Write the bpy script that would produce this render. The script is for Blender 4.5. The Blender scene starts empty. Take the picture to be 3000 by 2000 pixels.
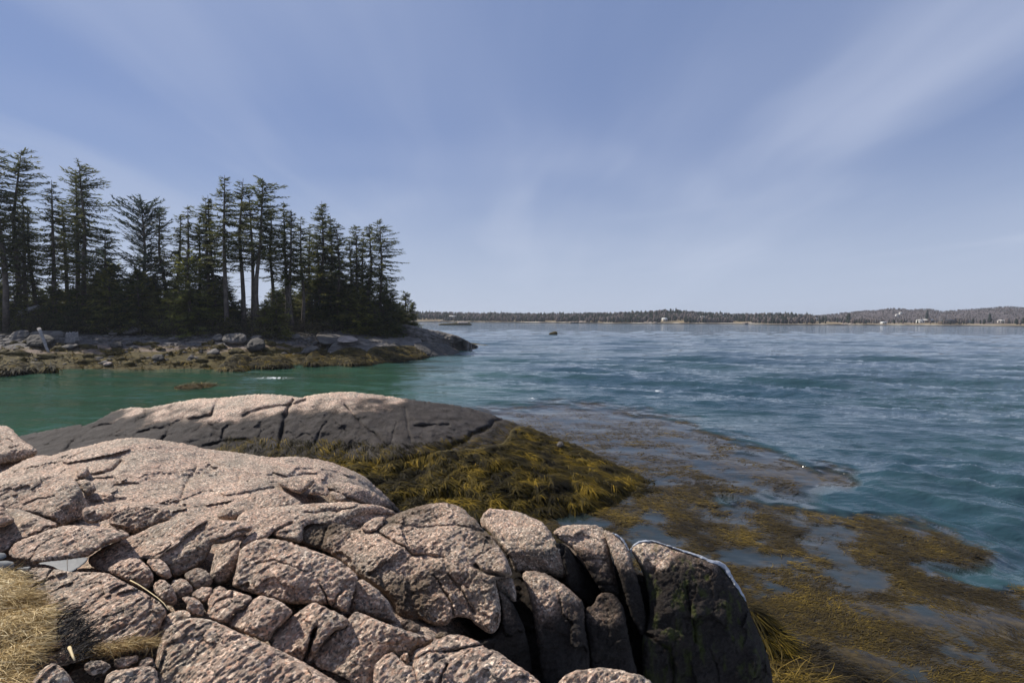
import bpy, math, random
import numpy as np
from mathutils import Matrix, Vector

random.seed(7); RNG = np.random.default_rng(7)
SC = bpy.context.scene; COL = SC.collection
R = math.radians

# ------------------------------------------------------------------ camera, world, sun, exposure
CAM_Z = 4.5
F = 1500.0                                   # focal length in units of a 3000 px wide frame (18 mm on 36 mm)
PITCH, ROLL = math.atan(70/1500), R(0.30)
SUN_AZ, SUN_EL = R(-66), R(45)               # azimuth from +Y (ahead), negative = left
cam_d = bpy.data.cameras.new('camera'); cam = bpy.data.objects.new('camera', cam_d); COL.objects.link(cam)
cam_d.lens = 18; cam_d.sensor_width = 36; cam_d.clip_start = .05; cam_d.clip_end = 30000
MROT = Matrix.Rotation(R(90)-PITCH, 3, 'X') @ Matrix.Rotation(ROLL, 3, 'Z')
cam.matrix_world = Matrix.Translation((0, 0, CAM_Z)) @ MROT.to_4x4()
SC.camera = cam
SC.view_settings.view_transform = 'Standard'; SC.view_settings.look = 'None'
SC.view_settings.exposure = 0.25; SC.view_settings.gamma = 1
SC.cycles.use_denoising = True; SC.cycles.sample_clamp_direct = 5; SC.cycles.sample_clamp_indirect = 3
SKY_STRENGTH = 0.072
SUN_STRENGTH = 4.9

world = bpy.data.worlds.new('World'); SC.world = world; world.use_nodes = True
SKO = 3.37
def build_world():
    nt = world.node_tree; N = nt.nodes; L = nt.links; N.clear()
    out = N.new('ShaderNodeOutputWorld'); bg = N.new('ShaderNodeBackground'); bg.inputs['Strength'].default_value = SKY_STRENGTH
    sky = N.new('ShaderNodeTexSky'); sky.sky_type = 'NISHITA'; sky.sun_disc = False
    sky.sun_elevation = SUN_EL; sky.sun_rotation = SUN_AZ; sky.air_density = 1.0; sky.dust_density = 0.0; sky.ozone_density = 1.0
    tc = N.new('ShaderNodeTexCoord'); sep = N.new('ShaderNodeSeparateXYZ'); L.new(tc.outputs['Generated'], sep.inputs[0])
    def m(op, a, b=None, c=None):
        n = N.new('ShaderNodeMath'); n.operation = op
        for i, v in enumerate((a, b, c)):
            if v is None: continue
            if isinstance(v, (int, float)): n.inputs[i].default_value = v
            else: L.new(v, n.inputs[i])
        return n.outputs[0]
    zz = m('ADD', m('MAXIMUM', sep.outputs[2], 0.0), 0.15)
    px = m('DIVIDE', sep.outputs[0], zz); py = m('DIVIDE', sep.outputs[1], zz)
    comb = N.new('ShaderNodeCombineXYZ'); L.new(px, comb.inputs[0]); L.new(py, comb.inputs[1])
    def streak(rot, sx, sy, scale, detail, lo, hi, dist, off):
        mp = N.new('ShaderNodeMapping'); L.new(comb.outputs[0], mp.inputs[0])
        mp.inputs['Rotation'].default_value = (0, 0, R(rot)); mp.inputs['Scale'].default_value = (sx, sy, 1); mp.inputs['Location'].default_value = off
        no = N.new('ShaderNodeTexNoise'); L.new(mp.outputs[0], no.inputs['Vector'])
        no.inputs['Scale'].default_value = scale; no.inputs['Detail'].default_value = detail
        no.inputs['Roughness'].default_value = .55; no.inputs['Distortion'].default_value = dist
        mr = N.new('ShaderNodeMapRange'); mr.interpolation_type = 'SMOOTHSTEP'
        L.new(no.outputs['Fac'], mr.inputs[0]); mr.inputs[1].default_value = lo; mr.inputs[2].default_value = hi
        return mr.outputs[0]
    wn = N.new('ShaderNodeTexNoise'); L.new(comb.outputs[0], wn.inputs['Vector']); wn.inputs['Scale'].default_value = .55; wn.inputs['Detail'].default_value = 3
    wv = N.new('ShaderNodeVectorMath'); wv.operation = 'MULTIPLY_ADD'; L.new(wn.outputs['Color'], wv.inputs[0]); wv.inputs[1].default_value = (.6, .9, 0); L.new(comb.outputs[0], wv.inputs[2]); comb = wv
    a = streak(7, .85, .20, 1.0, 4, .44, .72, .3, (SKO, 2.4, 0))
    b = streak(-10, .34, .30, 1.0, 3, .38, .70, .5, (1.3+SKO, 7.7, 0))
    c = streak(4, 2.6, .42, 1.0, 5, .48, .80, .1, (9.1+SKO, 2.2, 0))
    mask = m('ADD', m('ADD', m('MULTIPLY', a, .48), m('MULTIPLY', b, .44)), m('MULTIPLY', c, .12))
    cw = N.new('ShaderNodeCombineXYZ'); L.new(m('MULTIPLY', sep.outputs[0], 1.5), cw.inputs[0]); L.new(m('MULTIPLY', m('SUBTRACT', sep.outputs[2], m('MULTIPLY', sep.outputs[0], .10)), 17.0), cw.inputs[1])
    nw = N.new('ShaderNodeTexNoise'); L.new(cw.outputs[0], nw.inputs['Vector']); nw.inputs['Scale'].default_value = 1.0; nw.inputs['Detail'].default_value = 5; nw.inputs['Roughness'].default_value = .55; nw.inputs['Distortion'].default_value = .3
    mw = N.new('ShaderNodeMapRange'); mw.interpolation_type = 'SMOOTHSTEP'; L.new(nw.outputs['Fac'], mw.inputs[0]); mw.inputs[1].default_value = .50; mw.inputs[2].default_value = .74
    mx = N.new('ShaderNodeMapRange'); mx.interpolation_type = 'SMOOTHSTEP'; L.new(sep.outputs[0], mx.inputs[0]); mx.inputs[1].default_value = -.15; mx.inputs[2].default_value = .35
    mz = N.new('ShaderNodeMapRange'); mz.interpolation_type = 'SMOOTHSTEP'; L.new(sep.outputs[2], mz.inputs[0]); mz.inputs[1].default_value = .24; mz.inputs[2].default_value = .09
    mask = m('MINIMUM', m('ADD', mask, m('MULTIPLY', m('MULTIPLY', mw.outputs[0], mx.outputs[0]), m('MULTIPLY', mz.outputs[0], .55))), .9)
    # thin veil of cirrus, thicker towards the horizon where the view runs through more of it
    low = N.new('ShaderNodeMapRange'); low.interpolation_type = 'SMOOTHSTEP'; L.new(sep.outputs[2], low.inputs[0]); low.inputs[1].default_value = -.02; low.inputs[2].default_value = .34
    low.inputs[3].default_value = .88; low.inputs[4].default_value = .0
    def mixc(f, A, B):
        n = N.new('ShaderNodeMix'); n.data_type = 'RGBA'
        for k, v in ((0, f), (6, A), (7, B)):
            if isinstance(v, (float, int)): n.inputs[k].default_value = v
            elif isinstance(v, tuple): n.inputs[k].default_value = (*[x/SKY_STRENGTH/1.19 for x in v], 1)
            else: L.new(v, n.inputs[k])
        return n.outputs[2]
    tint = N.new('ShaderNodeMix'); tint.data_type = 'RGBA'; tint.blend_type = 'MULTIPLY'; tint.inputs[0].default_value = 1; L.new(sky.outputs[0], tint.inputs[6]); tint.inputs[7].default_value = (.98, .90, 1.05, 1)
    col = mixc(.66, tint.outputs[2], (.215, .305, .545))
    col = mixc(mask, col, (.50, .565, .74))
    col = mixc(low.outputs[0], col, (.50, .575, .72))
    L.new(col, bg.inputs['Color']); L.new(bg.outputs[0], out.inputs[0])
build_world()
sd = bpy.data.lights.new('sun', 'SUN'); sd.energy = SUN_STRENGTH; sd.angle = R(.53); sd.color = (1, .94, .84)
sun = bpy.data.objects.new('sun', sd); COL.objects.link(sun)
SUN_DIR = Vector((math.sin(SUN_AZ)*math.cos(SUN_EL), math.cos(SUN_AZ)*math.cos(SUN_EL), math.sin(SUN_EL)))
sun.rotation_euler = SUN_DIR.to_track_quat('Z', 'Y').to_euler()

# ------------------------------------------------------------------ helpers
MR = np.array(MROT)
def rays(u, v):                              # direction through a frame point, scaled so that y = 1
    u = np.asarray(u, float); v = np.asarray(v, float)
    d = np.stack([(u-1500)/F, (1000-v)/F, -np.ones_like(u)], -1) @ MR.T
    return d/d[..., 1:2]
def at(u, v, Y):
    d = rays(u, v); return np.array([0, 0, CAM_Z]) + d*np.asarray(Y, float)[..., None]
def on_water(u, v, z=0):
    d = rays(u, v); return np.array([0, 0, CAM_Z]) + d*((z-CAM_Z)/d[..., 2])[..., None]

def _hash(ix, iy, iz):
    h = (ix.astype(np.int64)*374761393 + iy.astype(np.int64)*668265263 + iz.astype(np.int64)*2147483647 + 1013) & 0xffffffff
    h = ((h ^ (h >> 13))*1274126177) & 0xffffffff
    h = ((h ^ (h >> 16))*2246822519) & 0xffffffff
    return (h ^ (h >> 15)) & 0xffff
_G = RNG.normal(size=(1024, 3)); _G /= np.linalg.norm(_G, axis=1)[:, None]
def noise(p):
    p = np.asarray(p, float); i = np.floor(p); f = p-i; i = i.astype(np.int64); w = f*f*f*(f*(f*6-15)+10)
    r = 0
    for dx in (0, 1):
        for dy in (0, 1):
            for dz in (0, 1):
                g = _G[_hash(i[..., 0]+dx, i[..., 1]+dy, i[..., 2]+dz) & 1023]
                dot = g[..., 0]*(f[..., 0]-dx) + g[..., 1]*(f[..., 1]-dy) + g[..., 2]*(f[..., 2]-dz)
                r = r + dot*(w[..., 0] if dx else 1-w[..., 0])*(w[..., 1] if dy else 1-w[..., 1])*(w[..., 2] if dz else 1-w[..., 2])
    return r*1.6
def fbm(p, octv=4, gain=.5, lac=2.03):
    s = 0; a = 1; q = np.asarray(p, float)
    for o in range(octv):
        s = s + a*noise(q + 17.3*o); q = q*lac; a *= gain
    return s
def chips(p, seed=0):
    """cellular fracture: every cell is a small plane with its own tilt"""
    p = np.asarray(p, float)+seed; i = np.floor(p).astype(np.int64); best = np.full(len(p), 1e9); val = np.zeros(len(p))
    for dx in (-1, 0, 1):
        for dy in (-1, 0, 1):
            for dz in (-1, 0, 1):
                c = i+np.array([dx, dy, dz]); h = _hash(c[:, 0], c[:, 1], c[:, 2]); o = np.stack([(h & 255)/255, ((h >> 8) & 255)/255, ((h >> 16) & 255)/255], -1)
                r = p-(c+o); d = (r*r).sum(1); k = d < best; best[k] = d[k]; val[k] = ((r*_G[h & 1023]).sum(1)+.35*(((h >> 20) & 15)/15-.5))[k]
    return val
def sstep(a, b, x):
    t = np.clip((x-a)/(b-a), 0, 1); return t*t*(3-2*t)

def mesh_np(name, V, faces_flat, sizes, attrs=None, smooth=True, mat=None, parent=None, center=True, loc=None):
    V = np.asarray(V, np.float32); me = bpy.data.meshes.new(name)
    if center and loc is None:
        loc = np.array([V[:, 0].mean(), V[:, 1].mean(), V[:, 2].min()])
    if loc is None: loc = np.zeros(3)
    W = (V-np.asarray(loc, np.float32)).astype(np.float32)
    sizes = np.asarray(sizes, np.int32); ff = np.asarray(faces_flat, np.int32)
    me.vertices.add(len(W)); me.vertices.foreach_set('co', W.ravel())
    me.loops.add(len(ff)); me.loops.foreach_set('vertex_index', ff)
    me.polygons.add(len(sizes)); me.polygons.foreach_set('loop_start', np.concatenate([[0], np.cumsum(sizes)[:-1]]).astype(np.int32))
    me.polygons.foreach_set('loop_total', sizes)
    if smooth: me.polygons.foreach_set('use_smooth', np.ones(len(sizes), bool))
    me.update(calc_edges=True); me.validate()
    for k, a in (attrs or {}).items():
        at_ = me.attributes.new(k, 'FLOAT', 'POINT'); at_.data.foreach_set('value', np.asarray(a, np.float32))
    o = bpy.data.objects.new(name, me); COL.objects.link(o)
    if mat: me.materials.append(mat)
    if parent is not None:
        o.parent = parent; o.location = Vector(loc)-parent.location
    else: o.location = Vector(loc)
    return o
def empty(name, loc):
    o = bpy.data.objects.new(name, None); COL.objects.link(o); o.location = Vector(loc); o.empty_display_size = .2; return o
def tag(o, label=None, cat=None, group=None, kind=None):
    if label: o['label'] = label
    if cat: o['category'] = cat
    if group: o['group'] = group
    if kind: o['kind'] = kind
    return o

class MB:
    """collects vertices and faces of one part"""
    def __init__(s): s.v = []; s.f = []; s.n = 0
    def add(s, V, Fc):
        V = np.asarray(V, float).reshape(-1, 3); s.v.append(V); s.f += [tuple(i+s.n for i in f) for f in Fc]; s.n += len(V)
    def tube(s, pts, rad, k=6, cap=True):
        pts = np.asarray(pts, float); rad = np.broadcast_to(rad, len(pts)); rings = []
        for i, p in enumerate(pts):
            t = pts[min(i+1, len(pts)-1)]-pts[max(i-1, 0)]; t = t/(np.linalg.norm(t)+1e-9)
            a = np.cross(t, (0, 0, 1) if abs(t[2]) < .9 else (1, 0, 0)); a /= np.linalg.norm(a); b = np.cross(t, a)
            th = np.arange(k)*2*math.pi/k; rings.append(p + rad[i]*(np.cos(th)[:, None]*a + np.sin(th)[:, None]*b))
        V = np.concatenate(rings); Fc = []
        for i in range(len(pts)-1):
            for j in range(k):
                j2 = (j+1) % k; Fc.append((i*k+j, i*k+j2, (i+1)*k+j2, (i+1)*k+j))
        if cap: Fc.append(tuple(range(k))[::-1]); Fc.append(tuple((len(pts)-1)*k+j for j in range(k)))
        s.add(V, Fc)
    def box(s, c, d, rz=0):
        c = np.asarray(c, float); h = np.asarray(d, float)/2
        V = np.array([[x, y, z] for z in (-1, 1) for y in (-1, 1) for x in (-1, 1)])*h
        ca, sa = math.cos(rz), math.sin(rz); V = np.stack([V[:, 0]*ca-V[:, 1]*sa, V[:, 0]*sa+V[:, 1]*ca, V[:, 2]], -1)+c
        s.add(V, [(0, 2, 3, 1), (4, 5, 7, 6), (0, 1, 5, 4), (2, 6, 7, 3), (0, 4, 6, 2), (1, 3, 7, 5)])
    def build(s, name, mat, parent=None, smooth=False, attrs=None, center=True):
        V = np.concatenate(s.v); return mesh_np(name, V, [i for f in s.f for i in f], [len(f) for f in s.f], attrs, smooth, mat, parent, center)

def ribbons(root, direc, length, width, nseg, bend, side_up, curl=0.3, sag=0):
    """many thin blades at once: returns V, faces, per-vertex blade index"""
    n = len(root); d = direc/np.linalg.norm(direc, axis=1)[:, None]
    s = np.cross(d, side_up); s /= (np.linalg.norm(s, axis=1)[:, None]+1e-9)
    pts = [root]; cur = root.copy(); dd = d.copy()
    for k in range(nseg):
        cur = cur + dd*(length/nseg)[:, None]; pts.append(cur.copy())
        dd = dd + bend*curl/nseg; dd[:, 2] -= sag/nseg; dd /= np.linalg.norm(dd, axis=1)[:, None]
    V = []
    for k, p in enumerate(pts):
        w = width*(1-.75*(k/nseg)**2)*.5
        V.append(p - s*w[:, None]); V.append(p + s*w[:, None])
    V = np.stack(V, 1); m = 2*(nseg+1); V = V.reshape(-1, 3)
    base = (np.arange(n)*m)[:, None]
    fs = np.concatenate([base+np.array([2*k, 2*k+1, 2*k+3, 2*k+2]) for k in range(nseg)], 1).reshape(-1)
    return V, fs, np.full(n*nseg, 4), np.repeat(np.arange(n), m)

# ------------------------------------------------------------------ materials
def mat_new(name):
    m = bpy.data.materials.new(name); m.use_nodes = True; nt = m.node_tree; nt.nodes.clear()
    out = nt.nodes.new('ShaderNodeOutputMaterial'); p = nt.nodes.new('ShaderNodeBsdfPrincipled'); nt.links.new(p.outputs[0], out.inputs[0])
    return m, nt, p
class NB:
    def __init__(s, nt): s.nt = nt; s.N = nt.nodes; s.L = nt.links
    def tex(s, kind, vec, **kw):
        n = s.N.new(kind)
        if vec is not None: s.L.new(vec, n.inputs['Vector'])
        for k, v in kw.items(): n.inputs[k].default_value = v
        return n
    def mapping(s, vec, scale=(1, 1, 1), rot=(0, 0, 0)):
        n = s.N.new('ShaderNodeMapping'); s.L.new(vec, n.inputs[0]); n.inputs['Scale'].default_value = scale; n.inputs['Rotation'].default_value = rot; return n.outputs[0]
    def mix(s, fac, a, b, mode='MIX'):
        n = s.N.new('ShaderNodeMix'); n.data_type = 'RGBA'; n.blend_type = mode
        for i, v in ((0, fac), (6, a), (7, b)):
            if isinstance(v, (int, float)): n.inputs[i].default_value = v
            elif isinstance(v, tuple): n.inputs[i].default_value = (*v, 1)
            else: s.L.new(v, n.inputs[i])
        return n.outputs[2]
    def math(s, op, a, b=0.0, c=0.0):
        n = s.N.new('ShaderNodeMath'); n.operation = op
        for i, v in enumerate((a, b, c)):
            if isinstance(v, (int, float)): n.inputs[i].default_value = v
            else: s.L.new(v, n.inputs[i])
        return n.outputs[0]
    def rng(s, x, a, b, c=0.0, d=1.0):
        n = s.N.new('ShaderNodeMapRange'); n.interpolation_type = 'SMOOTHSTEP'; s.L.new(x, n.inputs[0])
        for i, v in enumerate((a, b, c, d)): n.inputs[i+1].default_value = v
        return n.outputs[0]
    def ramp(s, x, stops, const=False):
        n = s.N.new('ShaderNodeValToRGB'); s.L.new(x, n.inputs[0]); e = n.color_ramp.elements
        if const: n.color_ramp.interpolation = 'CONSTANT'
        e[0].position, e[0].color = stops[0][0], (*stops[0][1], 1); e[1].position, e[1].color = stops[-1][0], (*stops[-1][1], 1)
        for p, c in stops[1:-1]:
            k = e.new(p); k.color = (*c, 1)
        return n.outputs[0]
    def attr(s, name):
        n = s.N.new('ShaderNodeAttribute'); n.attribute_name = name; return n.outputs['Fac']
    def coord(s): return s.N.new('ShaderNodeTexCoord').outputs['Object']
    def geo(s): return s.N.new('ShaderNodeNewGeometry').outputs['Position']
    def bump(s, h, strength, dist, prev=None):
        n = s.N.new('ShaderNodeBump'); s.L.new(h, n.inputs['Height']); n.inputs['Strength'].default_value = strength; n.inputs['Distance'].default_value = dist
        if prev is not None: s.L.new(prev, n.inputs['Normal'])
        return n.outputs[0]

def granite(name, warm=1.0, coarse=1.0, dark_col=(.014, .0125, .0115)):
    m, nt, p = mat_new(name); b = NB(nt); c = b.geo()
    big = b.tex('ShaderNodeTexNoise', c, Scale=1.7, Detail=5.0, Roughness=.6).outputs['Fac']
    base = b.ramp(big, [(.30, (.42, .39, .33)), (.45, (.565, .495, .415)), (.6, (.60, .49, .405)), (.74, (.67, .605, .52))])
    # coarse crystals: feldspar, quartz, mica
    v1 = b.tex('ShaderNodeTexVoronoi', c, Scale=62*coarse, Randomness=1.0); sp = b.N.new('ShaderNodeSeparateColor'); b.L.new(v1.outputs['Color'], sp.inputs[0])
    gr = b.ramp(sp.outputs[0], [(0, (.10, .095, .095)), (.17, (.62, .52, .46)), (.48, (.95, .68, .55)), (.62, (.80, .72, .66)), (.84, (1.55, 1.47, 1.38)), (1.0, (1.55, 1.47, 1.38))], True)
    v2 = b.tex('ShaderNodeTexVoronoi', c, Scale=24*coarse, Randomness=1.0); sp2 = b.N.new('ShaderNodeSeparateColor'); b.L.new(v2.outputs['Color'], sp2.inputs[0])
    gr2 = b.ramp(sp2.outputs[0], [(0, (.55, .52, .50)), (.3, (.95, .92, .9)), (.62, (1.12, .98, .90)), (1.0, (1.35, 1.3, 1.25))])
    col = b.mix(.74, base, gr, 'MULTIPLY'); col = b.mix(.62, col, gr2, 'MULTIPLY')
    # weathering: grey film and rust patches
    w = b.tex('ShaderNodeTexNoise', b.mapping(c, (1, 1, 1.6)), Scale=3.1, Detail=7.0, Roughness=.68).outputs['Fac']
    col = b.mix(b.rng(w, .54, .70, 0, .55), col, (.14, .13, .12)); w2 = b.tex('ShaderNodeTexNoise', b.mapping(b.mapping(c, (1, 1, 1), (0, 0, R(-48))), (.5, 2.0, 1.5)), Scale=2.2, Detail=6.0, Roughness=.7).outputs['Fac']; col = b.mix(b.rng(w2, .56, .74, 0, .50), col, (.10, .085, .075))
    rust = b.tex('ShaderNodeTexNoise', c, Scale=4.7, Detail=4.0, Roughness=.6).outputs['Fac']
    col = b.mix(b.rng(rust, .60, .72, 0, .35*warm), col, (.30, .15, .085))
    fine = b.tex('ShaderNodeTexNoise', c, Scale=30.0, Detail=5.0, Roughness=.7).outputs['Fac']
    # brown crust (attribute) and black tide zone (attribute)
    br = b.rng(b.math('ADD', b.attr('brown'), b.math('MULTIPLY', b.math('SUBTRACT', fine, .5), .9)), .30, .72)
    col = b.mix(b.math('MULTIPLY', br, .82), col, (.085, .058, .032))
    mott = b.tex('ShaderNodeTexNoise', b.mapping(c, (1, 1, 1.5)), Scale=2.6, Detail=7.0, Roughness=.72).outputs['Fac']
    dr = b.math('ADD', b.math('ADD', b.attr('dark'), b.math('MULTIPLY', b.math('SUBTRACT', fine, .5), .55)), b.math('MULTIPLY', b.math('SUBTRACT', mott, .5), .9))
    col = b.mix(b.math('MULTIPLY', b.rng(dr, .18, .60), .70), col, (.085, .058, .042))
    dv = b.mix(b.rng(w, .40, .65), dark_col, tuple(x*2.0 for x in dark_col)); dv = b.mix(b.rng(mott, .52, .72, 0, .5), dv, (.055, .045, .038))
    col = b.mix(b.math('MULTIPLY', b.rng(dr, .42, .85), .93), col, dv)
    dk = b.rng(dr, .3, .8)
    gn = b.tex('ShaderNodeTexNoise', b.mapping(c, (9, 9, 1.2)), Scale=1.2, Detail=4.0).outputs['Fac']
    col = b.mix(b.math('MULTIPLY', b.attr('algae'), b.rng(gn, .50, .66)), col, (.07, .085, .015))
    b.L.new(col, p.inputs['Base Color'])
    b.L.new(b.rng(fine, .3, .7, .62, .90), p.inputs['Roughness']); b.L.new(b.rng(dk, 0, 1, .32, .12), p.inputs['Specular IOR Level'])
    rot = b.mapping(b.mapping(c, (1, 1, 1), (0, R(18), R(-48))), (.36, 1.15, 1.25))
    n1 = b.tex('ShaderNodeTexNoise', rot, Scale=15.0, Detail=6.0, Roughness=.66).outputs['Fac']
    n2 = b.tex('ShaderNodeTexNoise', rot, Scale=58.0*coarse, Detail=4.0, Roughness=.7).outputs['Fac']
    h = b.bump(n1, 1.0, .034); h = b.bump(n2, 1.0, .030, h); h = b.bump(v1.outputs['Distance'], .45, .006, h)
    b.L.new(h, p.inputs['Normal'])
    return m
def simple(name, col, rough=.8, var=.25, scale=6.0, bump=0.0, spec=.3, bscale=None):
    m, nt, p = mat_new(name); b = NB(nt); c = b.geo()
    n = b.tex('ShaderNodeTexNoise', c, Scale=scale, Detail=5.0, Roughness=.6).outputs['Fac']
    cc = b.mix(b.rng(n, .3, .7), tuple(x*(1-var) for x in col), tuple(min(1, x*(1+var)) for x in col))
    b.L.new(cc, p.inputs['Base Color']); p.inputs['Roughness'].default_value = rough; p.inputs['Specular IOR Level'].default_value = spec
    if bump:
        n2 = b.tex('ShaderNodeTexNoise', c, Scale=bscale or scale*4, Detail=5.0, Roughness=.65).outputs['Fac']
        b.L.new(b.bump(n2, 1.0, bump), p.inputs['Normal'])
    return m
def strand_mat(name, stops, rough=.6, spec=.3, transl=0.0):
    m, nt, p = mat_new(name); b = NB(nt)
    col = b.ramp(b.attr('tint'), stops); b.L.new(col, p.inputs['Base Color']); p.inputs['Roughness'].default_value = rough; p.inputs['Specular IOR Level'].default_value = spec
    if transl:
        t = b.N.new('ShaderNodeBsdfTranslucent'); b.L.new(col, t.inputs[0]); mx = b.N.new('ShaderNodeMixShader'); mx.inputs[0].default_value = transl
        out = [n for n in b.N if n.type == 'OUTPUT_MATERIAL'][0]
        b.L.new(p.outputs[0], mx.inputs[1]); b.L.new(t.outputs[0], mx.inputs[2]); b.L.new(mx.outputs[0], out.inputs[0])
    return m
M = {}
M['granite'] = granite('pink_granite')
M['ridge'] = granite('dark_ridge_granite', 1.0, .8, (.031, .028, .0265))
M['shore'] = simple('shore_rock', (.125, .112, .10), .85, .45, 1.1, .12, .25, 3.0)
M['shore_dark'] = simple('shore_rock_dark', (.062, .056, .05), .85, .4, 1.5, .12, .25, 3.0)
M['shore_pale'] = simple('shore_rock_pale', (.34, .28, .24), .85, .3, 1.3, .08, .25, 3.0)
M['greystone'] = simple('grey_slab_stone', (.17, .18, .185), .7, .2, 5, .006, .3, 20)
M['ice'] = simple('grey_ice', (.13, .132, .132), .6, .15, 6, .003, .5, 20)
M['crust'] = simple('white_ice_crust', (.30, .32, .36), .6, .2, 12, .006, .3, 20)
M['driftwood'] = simple('weathered_driftwood', (.27, .25, .235), .8, .3, 5, .02, .2, 14)
M['bark'] = simple('spruce_bark', (.105, .085, .072), .9, .35, 3, .03, .15, 12)
M['deadwood'] = simple('dead_branch_wood', (.20, .185, .17), .9, .3, 3, 0, .15)
M['weedrock'] = simple('rock_under_weed', (.062, .047, .015), .75, .6, 2.5, .10, .10, 9)
WEED = [(0, (.009, .007, .003)), (.36, (.034, .026, .006)), (.62, (.085, .060, .009)), (.86, (.175, .118, .013)), (1, (.27, .175, .02))]
M['weed'] = strand_mat('rockweed_fronds', WEED, .7, .10, .15)
M['floatweed'] = strand_mat('floating_weed_fronds', [(0, (.015, .011, .005)), (.4, (.046, .032, .009)), (.7, (.100, .068, .013)), (.9, (.18, .12, .018)), (1, (.27, .18, .028))], .6, .2, .15)
M['grass'] = strand_mat('dead_grass_blades', [(0, (.07, .04, .014)), (.3, (.25, .155, .05)), (.6, (.46, .33, .14)), (.85, (.62, .48, .25)), (1, (.74, .63, .40))], .6, .3, .2)
M['twig'] = strand_mat('dark_twigs', [(0, (.012, .010, .009)), (.7, (.05, .042, .036)), (1, (.14, .12, .10))], .8, .2)

# ------------------------------------------------------------------ traced rocks with real depth
def tps(pts, vals):
    P = np.asarray(pts, float)/400; n = len(P)
    def U(r2): return np.where(r2 > 1e-12, r2*np.log(r2+1e-12), 0)
    A = np.zeros((n+3, n+3)); r2 = ((P[:, None]-P[None])**2).sum(-1); A[:n, :n] = U(r2)+1e-3*np.eye(n)
    A[:n, n] = 1; A[:n, n+1:] = P; A[n, :n] = 1; A[n+1:, :n] = P.T
    w = np.linalg.solve(A, np.concatenate([vals, np.zeros(3)]))
    def f(u, v):
        q = np.stack([u, v], -1)/400; r = ((q[:, None]-P[None])**2).sum(-1)
        return U(r) @ w[:n] + w[n] + q @ w[n+1:]
    return f
REF = [(0,2300,1.95),(1000,2300,2.0),(1700,2300,2.5),(2200,2300,4.2),(0,2000,2.45),(600,2000,2.5),(1100,2000,2.65),(1400,2000,2.95),(0,1700,3.5),(500,1700,3.6),(900,1700,3.85),(1250,1700,4.4),
       (0,1550,4.6),(500,1550,4.8),(900,1550,5.1),(1200,1520,5.7),(1300,1470,6.2),(1450,1490,6.2),(1480,1690,5.1),(1600,1530,6.0),(1600,1690,5.2),(1640,1850,4.5),
       (1720,1540,5.9),(1800,1700,5.2),(1820,1900,4.7),(1950,1590,5.6),(2000,1800,5.15),(2100,2000,4.75),(2250,2000,5.0),(2150,1720,5.7),(1500,1900,4.3),(430,1450,6.4),(900,1450,7.4)]
_yr = tps([r[:2] for r in REF], np.log([r[2] for r in REF]))
def yref(u, v): return np.exp(_yr(np.atleast_1d(np.asarray(u, float)), np.atleast_1d(np.asarray(v, float))))

def chaikin(P, it=2):
    P = np.asarray(P, float)
    for _ in range(it):
        Q = np.roll(P, -1, 0); P = np.stack([.80*P+.20*Q, .20*P+.80*Q], 1).reshape(-1, 2)
    return P
def resample(P, step):
    Q = np.concatenate([P, P[:1]]); d = np.linalg.norm(np.diff(Q, axis=0), axis=1); s = np.concatenate([[0], np.cumsum(d)]); n = max(8, int(s[-1]/step))
    t = np.linspace(0, s[-1], n, endpoint=False); return np.stack([np.interp(t, s, Q[:, 0]), np.interp(t, s, Q[:, 1])], -1)
def inside(P, x, y):
    r = np.zeros(len(x), bool); n = len(P)
    for i in range(n):
        x1, y1 = P[i]; x2, y2 = P[(i+1) % n]
        if y1 == y2: continue
        c = ((y1 > y) != (y2 > y)) & (x < (x2-x1)*(y-y1)/(y2-y1)+x1); r ^= c
    return r
def seg_dist(A, Bp, x, y, nearest=False):
    best = np.full(len(x), 1e18); nx = np.zeros(len(x)); ny = np.zeros(len(x))
    for (x1, y1), (x2, y2) in zip(A, Bp):
        dx, dy = x2-x1, y2-y1; t = np.clip(((x-x1)*dx+(y-y1)*dy)/(dx*dx+dy*dy+1e-9), 0, 1)
        qx, qy = x1+t*dx, y1+t*dy; d = (x-qx)**2+(y-qy)**2; k = d < best
        best[k] = d[k]
        if nearest: nx[k] = qx[k]; ny[k] = qy[k]
    return (np.sqrt(best), nx, ny) if nearest else np.sqrt(best)

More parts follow.
